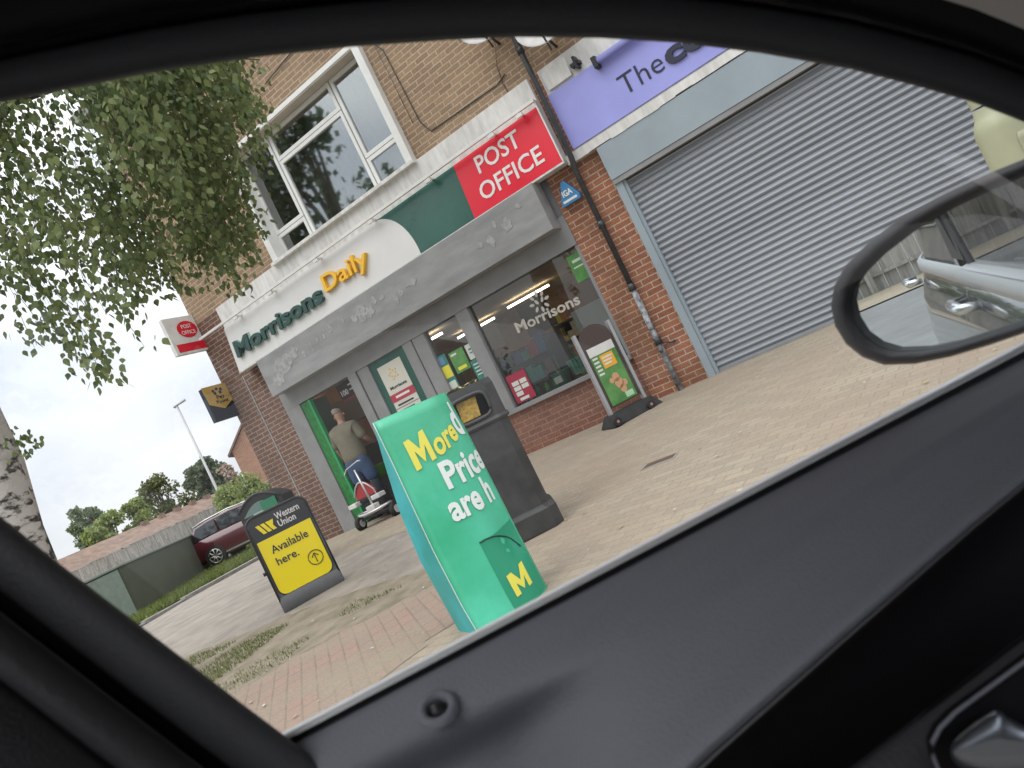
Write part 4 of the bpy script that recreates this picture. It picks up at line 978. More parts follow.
skin('trouser_leg', [(-.112, 0, .64, .085), (-.112, 0, .12, .055)], [(0,1)], dark, BD, 1); skin('trouser_leg', [(.112, .02, .64, .085), (.112, .01, .12, .055)], [(0,1)], dark, BD, 1)
skin('shoe', [(-.11, -.02, .05, .05), (-.115, .14, .035, .042)], [(0,1)], M['black'], BD, 1); skin('shoe', [(.11, 0, .05, .05), (.115, .16, .035, .042)], [(0,1)], M['black'], BD, 1)
skin('hair', [(0, .055, 1.70, (.078, .07)), (0, .06, 1.78, (.076, .085)), (0, .07, 1.80, (.06, .07))], [(0,1),(1,2)], mat('grey_hair', (.34, .29, .24), .9, bump=.5, bscale=80), BD)
for s in (-1, 1):
    skin('ear', [(s * .083, .085, 1.66, .014), (s * .092, .08, 1.70, .018)], [(0,1)], skinm, BD, 1)
# face details and fingers
skin('nose', [(0, .165, 1.71, .012), (0, .195, 1.675, .016)], [(0,1)], skinm, BD, 1)
for s in (-1, 1):
    MB().lathe([(0, -.012), (.010, -.006), (.012, 0), (.010, .006), (0, .012)], (s * .032, .165, 1.70), 8).build('eye', M['white'], BD)
for hx, hy, hz, dx, dy, dz in ((-.235, .09, .92, 0, .25, -1), (.22, .34, 1.09, -.1, 1, -.15)):
    d0 = Vector((dx, dy, dz)).normalized(); side = Vector((1, 0, 0)) if abs(dz) < .5 else Vector((0, 1, 0))
    for k in range(4):
        o0 = Vector((hx, hy, hz)) + side * (k - 1.5) * .019; ln = (.062, .072, .068, .055)[k]
        skin('finger', [(*(o0 - d0 * .03), .012), (*(o0 + d0 * .045), .010), (*(o0 + d0 * (.045 + ln * .5) + Vector((0, .008, 0))), .009), (*(o0 + d0 * (.04 + ln * .9) + Vector((0, .02, -.01))), .008)], [(0,1),(1,2),(2,3)], skinm, BD, 1)
    o0 = Vector((hx, hy, hz)); skin('thumb', [(*(o0 - side * .02), .013), (*(o0 - side * .045 + d0 * .03), .011), (*(o0 - side * .05 + d0 * .06), .009)], [(0,1),(1,2)], skinm, BD, 1)

# --- mobility scooter
w0, w1 = gnd(362, 531), gnd(395, 517)
d_ = Vector((w1.x - w0.x, w1.y - w0.y, 0)); SW = d_.length
SC = thing('mobility_scooter', 'small silver mobility scooter with red seat and looped tiller parked at the shop doorway', 'mobility scooter', ((w0.x + w1.x) / 2, (w0.y + w1.y) / 2 + .06, g(-8, -.6)), R(4))
hs = SW / 2
for s in (-1, 1):
    wh = MB(); wh.tube([(s * hs - .035, 0, .10), (s * hs + .035, 0, .10)], .10, 20); o = wh.build('wheel', M['tyre'], SC, bevel=0)
    MB().tube([(s * hs - .04, 0, .10), (s * hs + .04, 0, .10)], .06, 16).build('rim', M['dish'], o)
for s in (-1, 1):
    wh = MB(); wh.tube([(s * .2 - .035, .62, .10), (s * .2 + .035, .62, .10)], .10, 16); wh.build('wheel', M['tyre'], SC)
loop = [(hs * .86 * math.cos(a), .02 + .16 * math.sin(a), .215 + .01 * math.cos(2 * a)) for a in [k * math.pi / 12 for k in range(25)]]
MB().tube(loop, .024, 8, cap=False).build('bumper_loop', M['silver'], SC)
b = MB(); b.box((-hs + .06, -.02, .12), (hs - .06, .1, .16)); b.box((-.06, .0, .12), (.06, .62, .17)); b.box((-.16, .2, .17), (.16, .66, .21)); b.build('chassis', M['black'], SC, bevel=.01)
MB().box((-.09, -.06, .21), (.07, .08, .30)).build('front_box', M['white'], SC, bevel=.01)
MB().tube([(-.02, .04, .25), (-.05, .06, .55), (-.10, .10, .88)], .016, 8).build('tiller', M['silver'], SC)
MB().tube([(-.30, .08, .80), (-.30, .09, .87), (-.24, .10, .93), (-.10, .11, .96), (.02, .10, .98), (.09, .09, .97)], .011, 8).build('handlebar', M['silver'], SC)
b = MB(); b.tube([(-.2, .5, .2), (-.2, .5, .42)], .03, 8); b.build('seat_post', M['black'], SC)
seat = [(-.47 + .38 * k / 8, .36, .44 + .22 * math.sin(math.pi * (k + .6) / 9.2)) for k in range(9)]
b = MB(); b.prism([(-.47, .30, .42)] + [(x, .30, z) for x, _, z in seat] + [(-.09, .30, .42)], (0, 1, 0), .07); b.build('seat_back', mat('red_vinyl', (.42, .04, .045), .5), SC, bevel=.01)
MB().tube([(-.49, .29, .42)] + [((x + .28) * 1.06 - .28, .29, z + .01) for x, _, z in seat] + [(-.07, .29, .42)], .014, 8).build('seat_rim', M['silver'], SC)
MB().box((-.47, .28, .36), (-.09, .62, .42)).build('seat', M['black'], SC, bevel=.012)
for s in (-1, 1):
    MB().box((-.26 + s * .24 - .08, .16, .34 + .0 * s), (-.26 + s * .24 + .08, .34, .41)).build('arm_pad', M['white'], SC, bevel=.012)
MB().box((-.42, .30, .12), (.0, .5, .35)).build('seat_frame', M['black'], SC)

# ================================================================== BACKGROUND LEFT
# green cabinet
def onz(x, y, z):
    r_ = ray(x, y); return CAM + r_ * ((z - CAM.z) / r_.z)
ca, cbk = onz(141, 613, .07), onz(212, 568, .07); 
ca = Vector((ca.x, ca.y, 0)); cdir = (Vector((cbk.x, cbk.y, 0)) - ca).normalized()
CL = (Vector((cbk.x, cbk.y, 0)) - ca).length; hC = 1.16
CB = thing('green_cabinet', 'large dark olive green utility cabinet with pale top on the grass verge', 'utility cabinet', (ca.x, ca.y, .065), math.atan2(cdir.y, cdir.x))
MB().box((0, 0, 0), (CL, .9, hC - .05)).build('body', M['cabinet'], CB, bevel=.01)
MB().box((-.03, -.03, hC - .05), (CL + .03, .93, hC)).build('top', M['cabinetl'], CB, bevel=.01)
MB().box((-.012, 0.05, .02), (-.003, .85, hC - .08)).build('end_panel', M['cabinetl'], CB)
for k in range(0): MB().box((.06 + k * 2.22, -.012, .08), (2.2 + k * 2.22, -.002, hC - .1)).build('door', M['cabinet'], CB)
# maroon car
def make_car(loc, rz, paint, label):
    t = thing('parked_car', label, 'car', loc, rz)
    # x along the length (0 = left end seen), y across, z up
    st = [(0.0, .34, .74), (.06, .28, .90), (.35, .24, .96), (1.0, .22, .98), (2.2, .22, .97), (3.1, .23, .93), (3.9, .26, .84), (4.25, .32, .70), (4.35, .38, .62)]
    rows = []
    for x, zb_, zt2 in st:
        e = .86 - (.10 if x < .05 or x > 4.3 else .03 if x < .4 or x > 3.8 else 0)
        rows.append([(x, -e + .03, zb_), (x, -e, zb_ + .15), (x, -e - .01, (zb_ + zt2) / 2), (x, -e + .03, zt2 - .05), (x, -e + .10, zt2), (x, 0, zt2 + .01), (x, e - .10, zt2), (x, e - .03, zt2 - .05), (x, e + .01, (zb_ + zt2) / 2), (x, e, zb_ + .15), (x, e - .03, zb_)])
    b = MB(); vv = b.grid(rows, closed=True)
    b.bm.faces.new(vv[0]); b.bm.faces.new(vv[-1]); b.build('body', paint, t)
    gh = [(.12, .93), (.45, 1.36), (.9, 1.43), (1.7, 1.46), (2.3, 1.40), (3.05, .95)]
    for s in (-1, 1):
        b = MB(); b.prism([(x, s * (.80 - (z - .93) * .32), z) for x, z in ((.28, .97), (.52, 1.33), (1.15, 1.385), (1.2, .99))], (0, -s, 0), .02); b.build('side_window', M['carglass'], t)
        b = MB(); b.prism([(x, s * (.80 - (z - .93) * .32), z) for x, z in ((1.28, .99), (1.23, 1.39), (1.9, 1.385), (2.8, 1.0))], (0, -s, 0), .02); b.build('side_window', M['carglass'], t)
    rows = []
    for x, z in gh:
        e = .79 - (z - .93) * .32
        rows.append([(x, -e, .93), (x, -e + .0, (z + .93) / 2), (x, -e + .01, z - .05), (x, -e + .07, z), (x, 0, z + .02), (x, e - .07, z), (x, e - .01, z - .05), (x, e, (z + .93) / 2), (x, e, .93)])
    b = MB(); b.grid([[(p[0], p[1] * .97, p[2]) for p in r_] for r_ in rows]); b.build('cabin_shell', paint, t)
    for s in (-1, 1): MB().tube([(.45, s * .66, 1.40), (.9, s * .66, 1.46), (1.7, s * .66, 1.49), (2.2, s * .66, 1.44)], .03, 6).build('roof_rail', M['silver'], t)
    for x in (.85, 3.45):
        for s in (-1, 1):
            o = MB().tube([(x, s * .70, .325), (x, s * .885, .325)], .325, 24).build('wheel', M['tyre'], t)
            o2 = MB().tube([(x, s * .86, .325), (x, s * .892, .325)], .22, 20).build('rim', M['black'], o)
            sp = MB()
            for k in range(8):
                a_ = k * math.pi / 4; sp.tube([(x, s * .896, .325), (x + .215 * math.cos(a_), s * .896, .325 + .215 * math.sin(a_))], .022, 5)
            sp.tube([(x + .21 * math.cos(k * .3927), s * .896, .325 + .21 * math.sin(k * .3927)) for k in range(17)], .018, 5, cap=False)
            sp.build('spokes', M['silver'], o)
    MB().box((1.2, -.885, .28), (3.0, -.865, .33)).build('sill_strip', M['silver'], t)
    MB().box((-.01, -.8, .55), (.06, -.6, .72)).build('tail_light', flat('tail_red', (.3, .01, .01), .2), t)
    MB().box((-.01, .6, .55), (.06, .8, .72)).build('tail_light', flat('tail_red', (.3, .01, .01), .2), t)
    return t
pc = gnd(222, 567)
rzc = R(30)
dvec = Vector((math.cos(rzc), math.sin(rzc), 0)); nvec = Vector((math.sin(rzc), -math.cos(rzc), 0))
org = Vector((pc.x, pc.y, 0)) - dvec * .80 - nvec * .81
CMB = make_car((org.x, org.y, g(pc.x, pc.y) + .06), rzc, M['maroon'], 'maroon estate car with silver roof rails parked beyond the green cabinet')
CMB.scale = (.92, .92, .92)
# fence behind
def fence(P0, P1, z0, h, label, board=.15):
    P0, P1 = Vector(P0), Vector(P1); L_ = (P1 - P0).length
    t = thing('board_fence', label, 'fence', (P0.x, P0.y, z0), math.atan2(P1.y - P0.y, P1.x - P0.x))
    b = MB(); r = random.Random(4); n = int(L_ / board)
    for i in range(n): b.box((i * board, -.01 - .012 * (i % 2), 0), (i * board + board * .94, .01 - .012 * (i % 2), h + r.uniform(-.02, .02)))
    b.build('boards', M['fence'], t)
    MB().box((0, .012, h * .25), (L_, .06, h * .3)).build('rail', M['fence'], t)
    MB().box((0, -.05, h + .03), (L_, .05, h + .07)).build('capping', flat('pale_capping', (.42, .41, .38)), t)
    for i in range(int(L_ / 2.4) + 1): MB().box((i * 2.4 - .05, .062, 0), (i * 2.4 + .05, .15, h + .05)).build('post', M['fence'], t)
fa, fb = atD(60, 573, 31), atD(275, 486, 37)
fence((fa.x, fa.y, 0), (fb.x, fb.y, 0), -.3, 2.4, 'weathered grey vertical board fence behind the maroon car and green cabinet', .18)
# long brown roofed bungalow terrace beyond the fence
ra, rb = atD(60, 560, 48), atD(250, 476, 62)
rd = (Vector((rb.x, rb.y, 0)) - Vector((ra.x, ra.y, 0))); LR = rd.length
BT = thing('brick_bungalow_terrace', 'long low terrace with brown tiled roof and small chimneys beyond the board fence', 'building', (ra.x, ra.y, -.3), math.atan2(rd.y, rd.x))
MB().box((0, 0, 0), (LR, 7, 2.6)).build('wall', M['gable'], BT)
zr = 4.0
rf = MB(); rf.prism([(-.2, -.5, 2.55), (-.2, 3.5, zr + .3), (-.2, 7.5, 2.55)], (1, 0, 0), LR + .4); rfo = rf.build('roof', M['roof'], BT)
for k in range(6): 
    x = LR * (.5 + .09 * k); MB().box((x, 3.0, zr - .2), (x + .45, 3.4, zr + .45)).build('chimney', M['roof'], rfo, bevel=0)
MB().box((0, -.56, 2.50), (LR, -.46, 2.6)).build('gutter', M['white'], BT)
# gable house right of them
gq = atD(232, 452, 40)
GH = thing('brick_gable_house', 'orange brick house gable showing beside the corner of the shop building', 'building', (gq.x, gq.y, -.3), R(40))
hz = gq.z + .3; sl = 1.25
b = MB(); b.prism([(0, 0, 0), (9, 0, 0), (9, 0, hz), (4.5, 0, hz + 4.5 * sl * .75), (0, 0, hz)], (0, 1, 0), 9); b.build('wall', M['gable'], GH)
b = MB()
for (xa, za, xb, zb_) in ((-.25, hz - .2, 4.5, hz + 4.5 * sl * .75 + .1), (9.25, hz - .2, 4.5, hz + 4.5 * sl * .75 + .1)):
    b.hexa([Vector(q) for q in ((xa, -.15, za), (xb, -.15, zb_), (xb, 9.1, zb_), (xa, 9.1, za), (xa, -.15, za + .12), (xb, -.15, zb_ + .12), (xb, 9.1, zb_ + .12), (xa, 9.1, za + .12))])
b.build('roof', M['roof'], GH)
# distant lamp
lp0, lp1 = atD(224, 504, 34), atD(177, 406, 34)
LM = thing('street_lamp', 'tall thin grey street lamp standing against the sky left of the shop', 'street lamp', (lp0.x, lp0.y, -.25))
b = MB().tube([(0, 0, 0), (0, 0, 1.2), (0, 0, lp1.z + .25)], [.08, .07, .045], 8); b.build('pole', M['galv'], LM)
b = MB(); zl = lp1.z + .25; dq = Vector((CR.x, CR.y, 0)).normalized(); b.tube([Vector((0, 0, zl)) - dq * .15 , Vector((0, 0, zl + .05)), Vector((0, 0, zl + .10)) + dq * .45], .06, 6); b.build('lamp_head', M['galv'], LM)

# trees
def leaf_cloud(mb, c, rad, n, size, r, drop=None):
    for _ in range(n):
        while True:
            q = Vector((r.uniform(-1, 1), r.uniform(-1, 1), r.uniform(-1, 1)))
            if q.length < 1: break
        q = q * (.55 + .45 * q.length)
        p = Vector((c[0] + q.x * rad[0], c[1] + q.y * rad[1], c[2] + q.z * rad[2]))
        a = Vector((r.gauss(0, 1), r.gauss(0, 1), r.gauss(0, 1))).normalized(); b_ = a.cross(Vector((r.gauss(0, 1), r.gauss(0, 1), r.gauss(0, 1)))).normalized()
        s = size * r.uniform(.6, 1.3)
        mb.face([p - a * s * .5, p + b_ * s * .32, p + a * s * .5, p - b_ * s * .32])
def tree(loc, H_, W_, label, m, seed, n=6000, size=.3, group=None, base=.25, name='tree', clumps=34):
    r = random.Random(seed); t = thing(name, label, 'tree', loc, 0, group)
    cr_ = []
    b = MB(); b.tube([(0, 0, 0), (.05, 0, H_ * .3), (0, .1, H_ * .6), (.1, 0, H_ * .9)], [.03 * H_ * .6, .018 * H_, .012 * H_, .004 * H_], 8)
    mbl = MB()
    for k in range(clumps):
        z = H_ * r.uniform(base + .08, .95); sp = W_ * .5 * math.sin(math.pi * min(1, max(.08, (z / H_ - base) / (1 - base) * .85 + .12))) 
        a = r.uniform(0, 6.28); d = sp * r.uniform(.2, .85); c = (d * math.cos(a), d * math.sin(a), z)
        b.tube([(0, 0, z * .6), (c[0] * .5, c[1] * .5, z * .82), c], [.012 * H_, .007 * H_, .003 * H_], 5)
        rad = W_ * r.uniform(.10, .24)
        leaf_cloud(mbl, c, (rad, rad, rad * .85), n // clumps, size, r)
    b.build('trunk', M['trunk'], t); mbl.build('crown', m, t)
    return t
def tree_at(px, py_top, py_bot, d, wpx, *a_, **k_):
    top = atD(px, py_top, d); 
    # base straight below the top of the crown
    H_ = top.z + .4; tree((top.x, top.y, -.4), H_, wpx / F * d, *a_, **k_)
tree_at(70, 508, 0, 75, 34, 'slim grey green poplar at the far left of the tree line', M['leafpale'], 1, size=.34, base=.1, name='poplar_tree')
tree_at(84, 503, 0, 75, 30, 'second slim poplar right beside the far left one', M['leafpale'], 2, size=.34, base=.1, name='poplar_tree')
tree_at(104, 512, 0, 60, 50, 'bright yellow green rounded tree behind the bungalow roof', M['leaflight'], 3, size=.34, base=.05)
tree_at(128, 500, 0, 62, 52, 'light green bushy tree right of the bright yellow green one', M['leaflight'], 4, size=.34, base=.05)
tree_at(92, 530, 0, 58, 50, 'low green tree just above the left part of the brown roof', M['leaflight'], 14, size=.34, base=.0)
tree_at(150, 478, 0, 66, 66, 'brownish green broad tree in the middle of the tree line', M['leafmid'], 5, size=.34, base=.1)
tree_at(190, 462, 0, 70, 42, 'dark green tree behind the thin street lamp', M['leafdark'], 6, size=.34, base=.1)
tree_at(205, 458, 0, 66, 44, 'green tree right of the thin street lamp', M['leafdark'], 7, size=.45, base=.1)
tree_at(222, 462, 0, 50, 30, 'small pinkish tree beside the orange brick gable', M['blossom'], 8, size=.3, base=.1, n=900)
tree_at(243, 474, 0, 33, 62, 'vivid green bush above the arched bin', M['leaflight'], 9, size=.15, base=.0, n=7000)
tree_at(222, 485, 0, 34, 42, 'vivid green bush left part above the maroon car', M['leaflight'], 10, size=.15, base=.0, n=6000)

# ---- birch tree near the car
tb0 = atD(20, 585, 6.3); tb1 = atD(-34, 425, 6.4)
BR = thing('birch_tree', 'white barked birch with drooping leafy branches hanging over the shop front', 'tree', (tb0.x, tb0.y, g(tb0.x, tb0.y)))
b = MB(); gz = g(tb0.x, tb0.y)
path = []
for k in range(13):
    z = gz + k * .6; t = (z - tb0.z) / (tb1.z - tb0.z); p = tb0.lerp(tb1, t); p.z = z; p += Vector((.03 * math.sin(k * 1.3), .03 * math.cos(k * 1.7), 0)); path.append(p)
rs_ = [.36, .33, .31, .30, .285, .27, .26, .24, .22, .19, .16, .12, .08]
rows = []
for i, p in enumerate(path):
    rows.append([p + Vector((math.cos(q * .2618), math.sin(q * .2618), 0)) * rs_[i] * (1 + .06 * math.sin(q * 1.1 + i * 2) + .04 * math.sin(q * 2.3 - i)) for q in range(24)])
b.grid(rows, closed=True); b.build('trunk', M['bark'], BR, world=True)
r = random.Random(21)
lf = MB(); tw = MB()
env = [(-60, 330), (0, 345), (20, 335), (45, 350), (75, 382), (118, 402), (135, 372), (150, 345), (172, 362), (186, 348), (200, 330), (215, 308), (232, 280), (246, 255), (240, 200), (222, 140), (214, 90), (210, 60)]
def envy(px):
    for (x0, y0), (x1, y1) in zip(env, env[1:]):
        if x0 <= px <= x1 and x1 > x0: return y0 + (y1 - y0) * (px - x0) / (x1 - x0)
    return 340
def leaf(mb_, p, s, r_):
    # small diamond-ovate birch leaf hanging tip down
    a = Vector((r_.gauss(0, .5), r_.gauss(0, .5), -1)).normalized(); n_ = Vector((r_.gauss(0, 1), r_.gauss(0, 1), r_.gauss(0, .6))).normalized(); sd = a.cross(n_)
    if sd.length < .1: return
    sd.normalize()
    mb_.face([p, p + a * s * .12 + sd * s * .24, p + a * s * .38 + sd * s * .37, p + a * s * .68 + sd * s * .2, p + a * s, p + a * s * .68 - sd * s * .2, p + a * s * .38 - sd * s * .37, p + a * s * .12 - sd * s * .24])
def strand(top, ln, dens, s=.05):
    p = Vector(top); drift = Vector((r.gauss(0, .10), r.gauss(0, .10), 0)); pts = [p.copy()]
    n_ = max(3, int(ln / .12))
    for k in range(n_):
        p = p + Vector((drift.x * .12, drift.y * .12, -.12)) + Vector((r.gauss(0, .016), r.gauss(0, .016), 0)); pts.append(p.copy())
        for _ in range(int(dens * r.uniform(.5, 1.6))):
            q = p + Vector((r.gauss(0, .08), r.gauss(0, .08), r.gauss(0, .05)))
            leaf(lf, q, s * r.uniform(.7, 1.25), r)
    tw.tube(pts, [.0025] * (len(pts) - 1) + [.0012], 3, cap=False)
DN = (0.446, 0.895)
# hanging curtains of twigs: each group hangs from a limb; tips taken from the measured lower edge
groups = []
for _ in range(205):      # dense right-hand mass in front of the brickwork
    x = r.uniform(120, 262); y = r.uniform(20, 330); groups.append((x, y, r.uniform(6.6, 8.4), 7))
for _ in range(260):      # left-hand mass against the sky
    x = r.uniform(-90, 190); y = r.uniform(20, 400); groups.append((x, y, r.uniform(5.6, 7.2), 6))
for (x, y) in ((118, 400), (112, 385), (100, 372), (125, 392), (88, 380), (80, 372), (60, 352), (36, 345), (15, 335), (140, 350), (172, 360), (166, 345), (180, 350), (22, 350), (5, 342)):
    groups.append((x, y, r.uniform(5.8, 6.6), 5))
def gap(x, y):
    # open diagonal of bright sky between the two masses
    d = (x - 60) * .64 - (y - 110) * .77 * .9
    k = (x - 40) / 130.
    yc = 115 + k * 125
    return -20 < x < 185 and abs(y - yc) < 14 + 10 * math.sin(k * 7) and k > -.2
for (x, y, d, dn) in groups:
    if y > envy(x) + 3 or (x > 152 and y > 300): continue
    ln = r.uniform(.5, 1.3); top = atD(x, y, d) + Vector((0, 0, ln))
    if gap(x, y) or gap(x - 14, y - 28): 
        if r.random() < .8: continue
    edge_ = envy(x) - y
    if x < 175 and edge_ < 60 and r.random() < .45: continue
    strand(top, ln, dn * (1.5 if x > 165 else 1.2), .068)
lf.build('foliage', M['birch'], BR, world=True)
# limbs that carry the strands
for (x, y, d) in ((-20, -60, 6.4), (80, -40, 6.6), (190, -20, 7.4), (260, 60, 8.0), (110, 60, 6.8), (10, 120, 6.0)):
    e_ = atD(x, y, d); s0 = path[8]
    tw.tube([s0, s0.lerp(e_, .35) + Vector((0, 0, .5)), s0.lerp(e_, .75) + Vector((0, 0, .45)), e_], [.07, .045, .02, .006], 6)
tw.build('branch', M['twig'], BR, world=True)
# sprig sticking out of the trunk side
sp = MB()
for _ in range(60): leaf(sp, atD(22 + r.gauss(0, 9), 440 + r.gauss(0, 9), 6.2), .05, r)
sp.build('sprig', M['birch'], BR, world=True)

# ---- things behind the camera that show in the glass and the door mirror
for k, (x, y, h_, w_) in enumerate(((-17, -13.5, 14, 8), (-23, -17, 17, 9), (-8, -30, 13, 10), (6, -27, 12, 10), (-30, -12, 13, 8))):
    tree((x, y, -.3), h_, w_, ['broad green street tree across the road facing the big window', 'tall green tree across the road behind the car', 'green tree across the road beyond the fence end', 'green tree across the road to the right of the car', 'smaller green tree at the far side of the junction'][k], M['leafdark'], 50 + k, n=3600, size=.34, clumps=26)
q0_ = [car(-10.9, -4, 0), car(-9.3, -4, 0), car(-11.2, 7.5, 0), car(-12.9, 7.5, 0)]
sheet('far_pavement', [(p.x, p.y) for p in q0_], M['paving'], .02)
fence(tuple(car(-13.1, 7.5, 0)), tuple(car(-11.1, -4, 0)), -.25, 1.0, 'dark board fence along the far side of the road seen in the door mirror', .2)
for k in range(4):
    o = car(-33 - k * 7.2, 5.0 + k * .35, 0); o.z = -.3; t = thing('terraced_house', ['first', 'second', 'third', 'fourth'][k] + ' brick terraced house with chimney along the far road in the mirror', 'house', o, TH + math.pi, group='terraced houses along the far road')
    MB().box((0, 0, 0), (7.1, 7, 5)).build('wall', M['gable'], t)
    rf = MB(); rf.prism([(-.05, -.4, 4.95), (-.05, 3.5, 7.4), (-.05, 7.4, 4.95)], (1, 0, 0), 7.15); ro = rf.build('roof', M['roof'], t)
    MB().box((5.8, 3.1, 6.9), (6.8, 3.9, 8.3)).build('chimney', M['gable'], ro)
    for x in (1.2, 4.6): MB().box((x, 7.003, 3), (x + 1.2, 7.03, 4.3)).build('window', M['upvc'], t)

hq = car(-19, 4.6, 0)
tree((hq.x, hq.y, -.3), 3.0, 6.0, 'broad green hedge bush beside the dark fence along the road in the mirror', M['leafmid'], 71, n=5000, size=.22, base=.0, name='hedge_bush', clumps=26)

# ================================================================== THE CAR WE SIT IN
CARO = thing('car_interior', 'dark car door, pillar and roof edge framing the view from the passenger seat', 'car', CAM - Z * 1.08)
def cw(pts_, name, m, **k):
    b = MB(); b.grid(pts_); return b.build(name, m, CARO, world=True, **k)
def offs(c, dx, dy): return [(x + dx, y + dy) for x, y in c]
arch = [(-420, 330), (-300, 240), (-180, 172), (-80, 128), (0, 103), (60, 91), (150, 73), (250, 58), (350, 47), (450, 40), (520, 37), (600, 38), (680, 43), (760, 53), (850, 69), (920, 87), (975, 103), (1024, 122), (1090, 150), (1180, 195), (1300, 270)]
def prow(c, v): return [cv(x, y, v) for x, y in c]
def lift(c, k0, k1=None):
    n = len(c); k1 = k0 if k1 is None else k1
    return [(x, y - (k0 + (k1 - k0) * i / (n - 1))) for i, (x, y) in enumerate(c)]
cw([prow(arch, .60), prow(arch, .565), prow(lift(arch, 6), .555), prow(lift(arch, 20), .55), prow(lift(arch, 38, 44), .55), prow(lift(arch, 42, 48), .56)], 'door_frame', M['trim'])
cw([prow(lift(arch, 40, 46), .57), prow(lift(arch, 50, 56), .60), prow(lift(arch, 60, 64), .575)], 'door_seal', M['blacktrim'])
lin0 = lift(arch, 52, 56)
cw([prow(lift(arch, 56, 56), .565), prow(lift(arch, 66, 64), .53), prow(lift(arch, 84, 76), .515), prow(lift(arch, 112, 108), .50)], 'roof_edge_trim', M['blacktrim'])
roofrows = []
e0 = prow(lift(arch, 110, 90), .495)
def inn(p, dv, dz): return p - V * dv + Z * dz
cw([e0, [inn(p, .03, .035) for p in e0], [inn(p, .10, .065) for p in e0], [inn(p, .3, .10) for p in e0], [inn(p, .9, .12) for p in e0], [inn(p, 1.4, .02) for p in e0]], 'roof_lining', M['lining'])
# outer roof skin
cw([prow(lift(arch, 2), .602), prow(lift(arch, 30), .60), prow(lift(arch, 70), .58), [inn(p, .0, .12) for p in e0], [inn(p, .4, .2) for p in e0], [inn(p, 1.5, .16) for p in e0], [inn(p, 1.65, .0) for p in e0]], 'roof_skin', M['carpaint'])
# rear pillar beside the window
pil = [(-160, 400), (-80, 455), (0, 516), (60, 564), (150, 633), (240, 702), (300, 747), (345, 780), (420, 840), (520, 930)]
def pl(k): return [(x - k * .6, y + k * .8) for x, y in pil]
cw([prow(pil, .60), prow(pil, .565), prow(pl(7), .553), prow(pl(30), .55), prow(pl(52), .553), prow(pl(58), .56)], 'door_pillar_frame', M['trim'])
cw([prow(pl(56), .572), prow(pl(64), .60), prow(pl(76), .575)], 'pillar_seal', M['blacktrim'])
cw([prow(pl(74), .565), prow(pl(80), .53), prow(pl(100), .515), prow(pl(124), .51), prow(pl(128), .52)], 'pillar_trim', mat('pillar_plastic', (.030, .030, .034), .6, bump=.15, bscale=300))
cw([prow(pl(126), .53), prow(pl(132), .54), prow(pl(137), .515), prow(pl(230), .48), prow(pl(420), .40)], 'lower_pillar_trim', M['trim'])
# belt line: chrome strip, seal, door pad
def belt(k, x0=255, x1=1240, n=24):
    out = []
    for i in range(n + 1):
        x = x0 + (x1 - x0) * i / n; out.append((x, 735 - .5278 * (x - 285) + k))
    return out
cw([prow(belt(-3), .612), prow(belt(-4), .606), prow(belt(-3.4), .600), prow(belt(.5), .590), prow(belt(4), .583), prow(belt(6), .583)], 'chrome_strip', M['satinstrip'])
cw([prow(belt(5.5), .583), prow(belt(8), .592), prow(belt(13), .580), prow(belt(14), .60)], 'window_seal', M['blacktrim'])
low = [(-40, 1500), (300, 1200), (500, 990), (630, 838), (705, 764), (768, 708), (840, 644), (918, 576), (975, 526), (1024, 486), (1100, 425), (1240, 312)]
def samp(c, n=28):
    L_ = [0]
    for a, b_ in zip(c, c[1:]): L_.append(L_[-1] + math.dist(a, b_))
    out = []
    for i in range(n + 1):
        s = L_[-1] * i / n; k = 0
        while k < len(c) - 2 and L_[k+1] < s: k += 1
        f_ = (s - L_[k]) / (L_[k+1] - L_[k]); out.append((c[k][0] + (c[k+1][0] - c[k][0]) * f_, c[k][1] + (c[k+1][1] - c[k][1]) * f_))
    return out
def blend(A, B_, t): return [(a[0] * (1 - t) + b_[0] * t, a[1] * (1 - t) + b_[1] * t) for a, b_ in zip(A, B_)]
top_ = samp(belt(13, 290, 1240)); bot = samp([(400, 1150), (500, 990), (600, 868), (705, 764), (768, 708), (840, 644), (918, 576), (975, 526), (1024, 486), (1100, 425), (1240, 312)])
prof_v = [(0, .582), (.015, .574), (.10, .548), (.24, .520), (.34, .508), (.42, .502), (.55, .492), (.68, .480), (.80, .466), (.88, .456), (.94, .452), (.98, .456), (1.0, .466)]
def pad_v(t):
    for (a0, b0), (a1, b1) in zip(prof_v, prof_v[1:]):
        if t <= a1: return b0 + (b1 - b0) * (t - a0) / (a1 - a0)
    return prof_v[-1][1]
top_f = samp(belt(13, 290, 1240), 90); bot_f = samp([(400, 1150), (500, 990), (600, 868), (705, 764), (768, 708), (840, 644), (918, 576), (975, 526), (1024, 486), (1100, 425), (1240, 312)], 90)
def padrow(t):
    out = []
    for x, y in blend(top_f, bot_f, t):
        # scooped pull recess below the lock button, and the small raised boss round the button
        sc_ = 1 / (1 + math.exp(-(((x - 470) * .45 + (y - 735) * .9) / 9))) * math.exp(-(max(0, x - 505) / 75) ** 2)
        boss = math.exp(-(((x - 435) ** 2 + (y - 703) ** 2) / 26 ** 2) ** 2)
        out.append(cv(x, y, pad_v(t) + .05 * sc_ - .0015 * boss))
    return out
cw([padrow(t) for t in sorted(set([k / 44 for k in range(45)] + [.015, .94, .98]))], 'door_pad', M['pad'])
cw([prow(blend(top_, bot, .992), .4545), prow(blend(top_, bot, 1.003), .4535), prow(blend(top_, bot, 1.008), .458)], 'pad_edge_line', mat('satin_edge', (.16, .16, .17), .4))
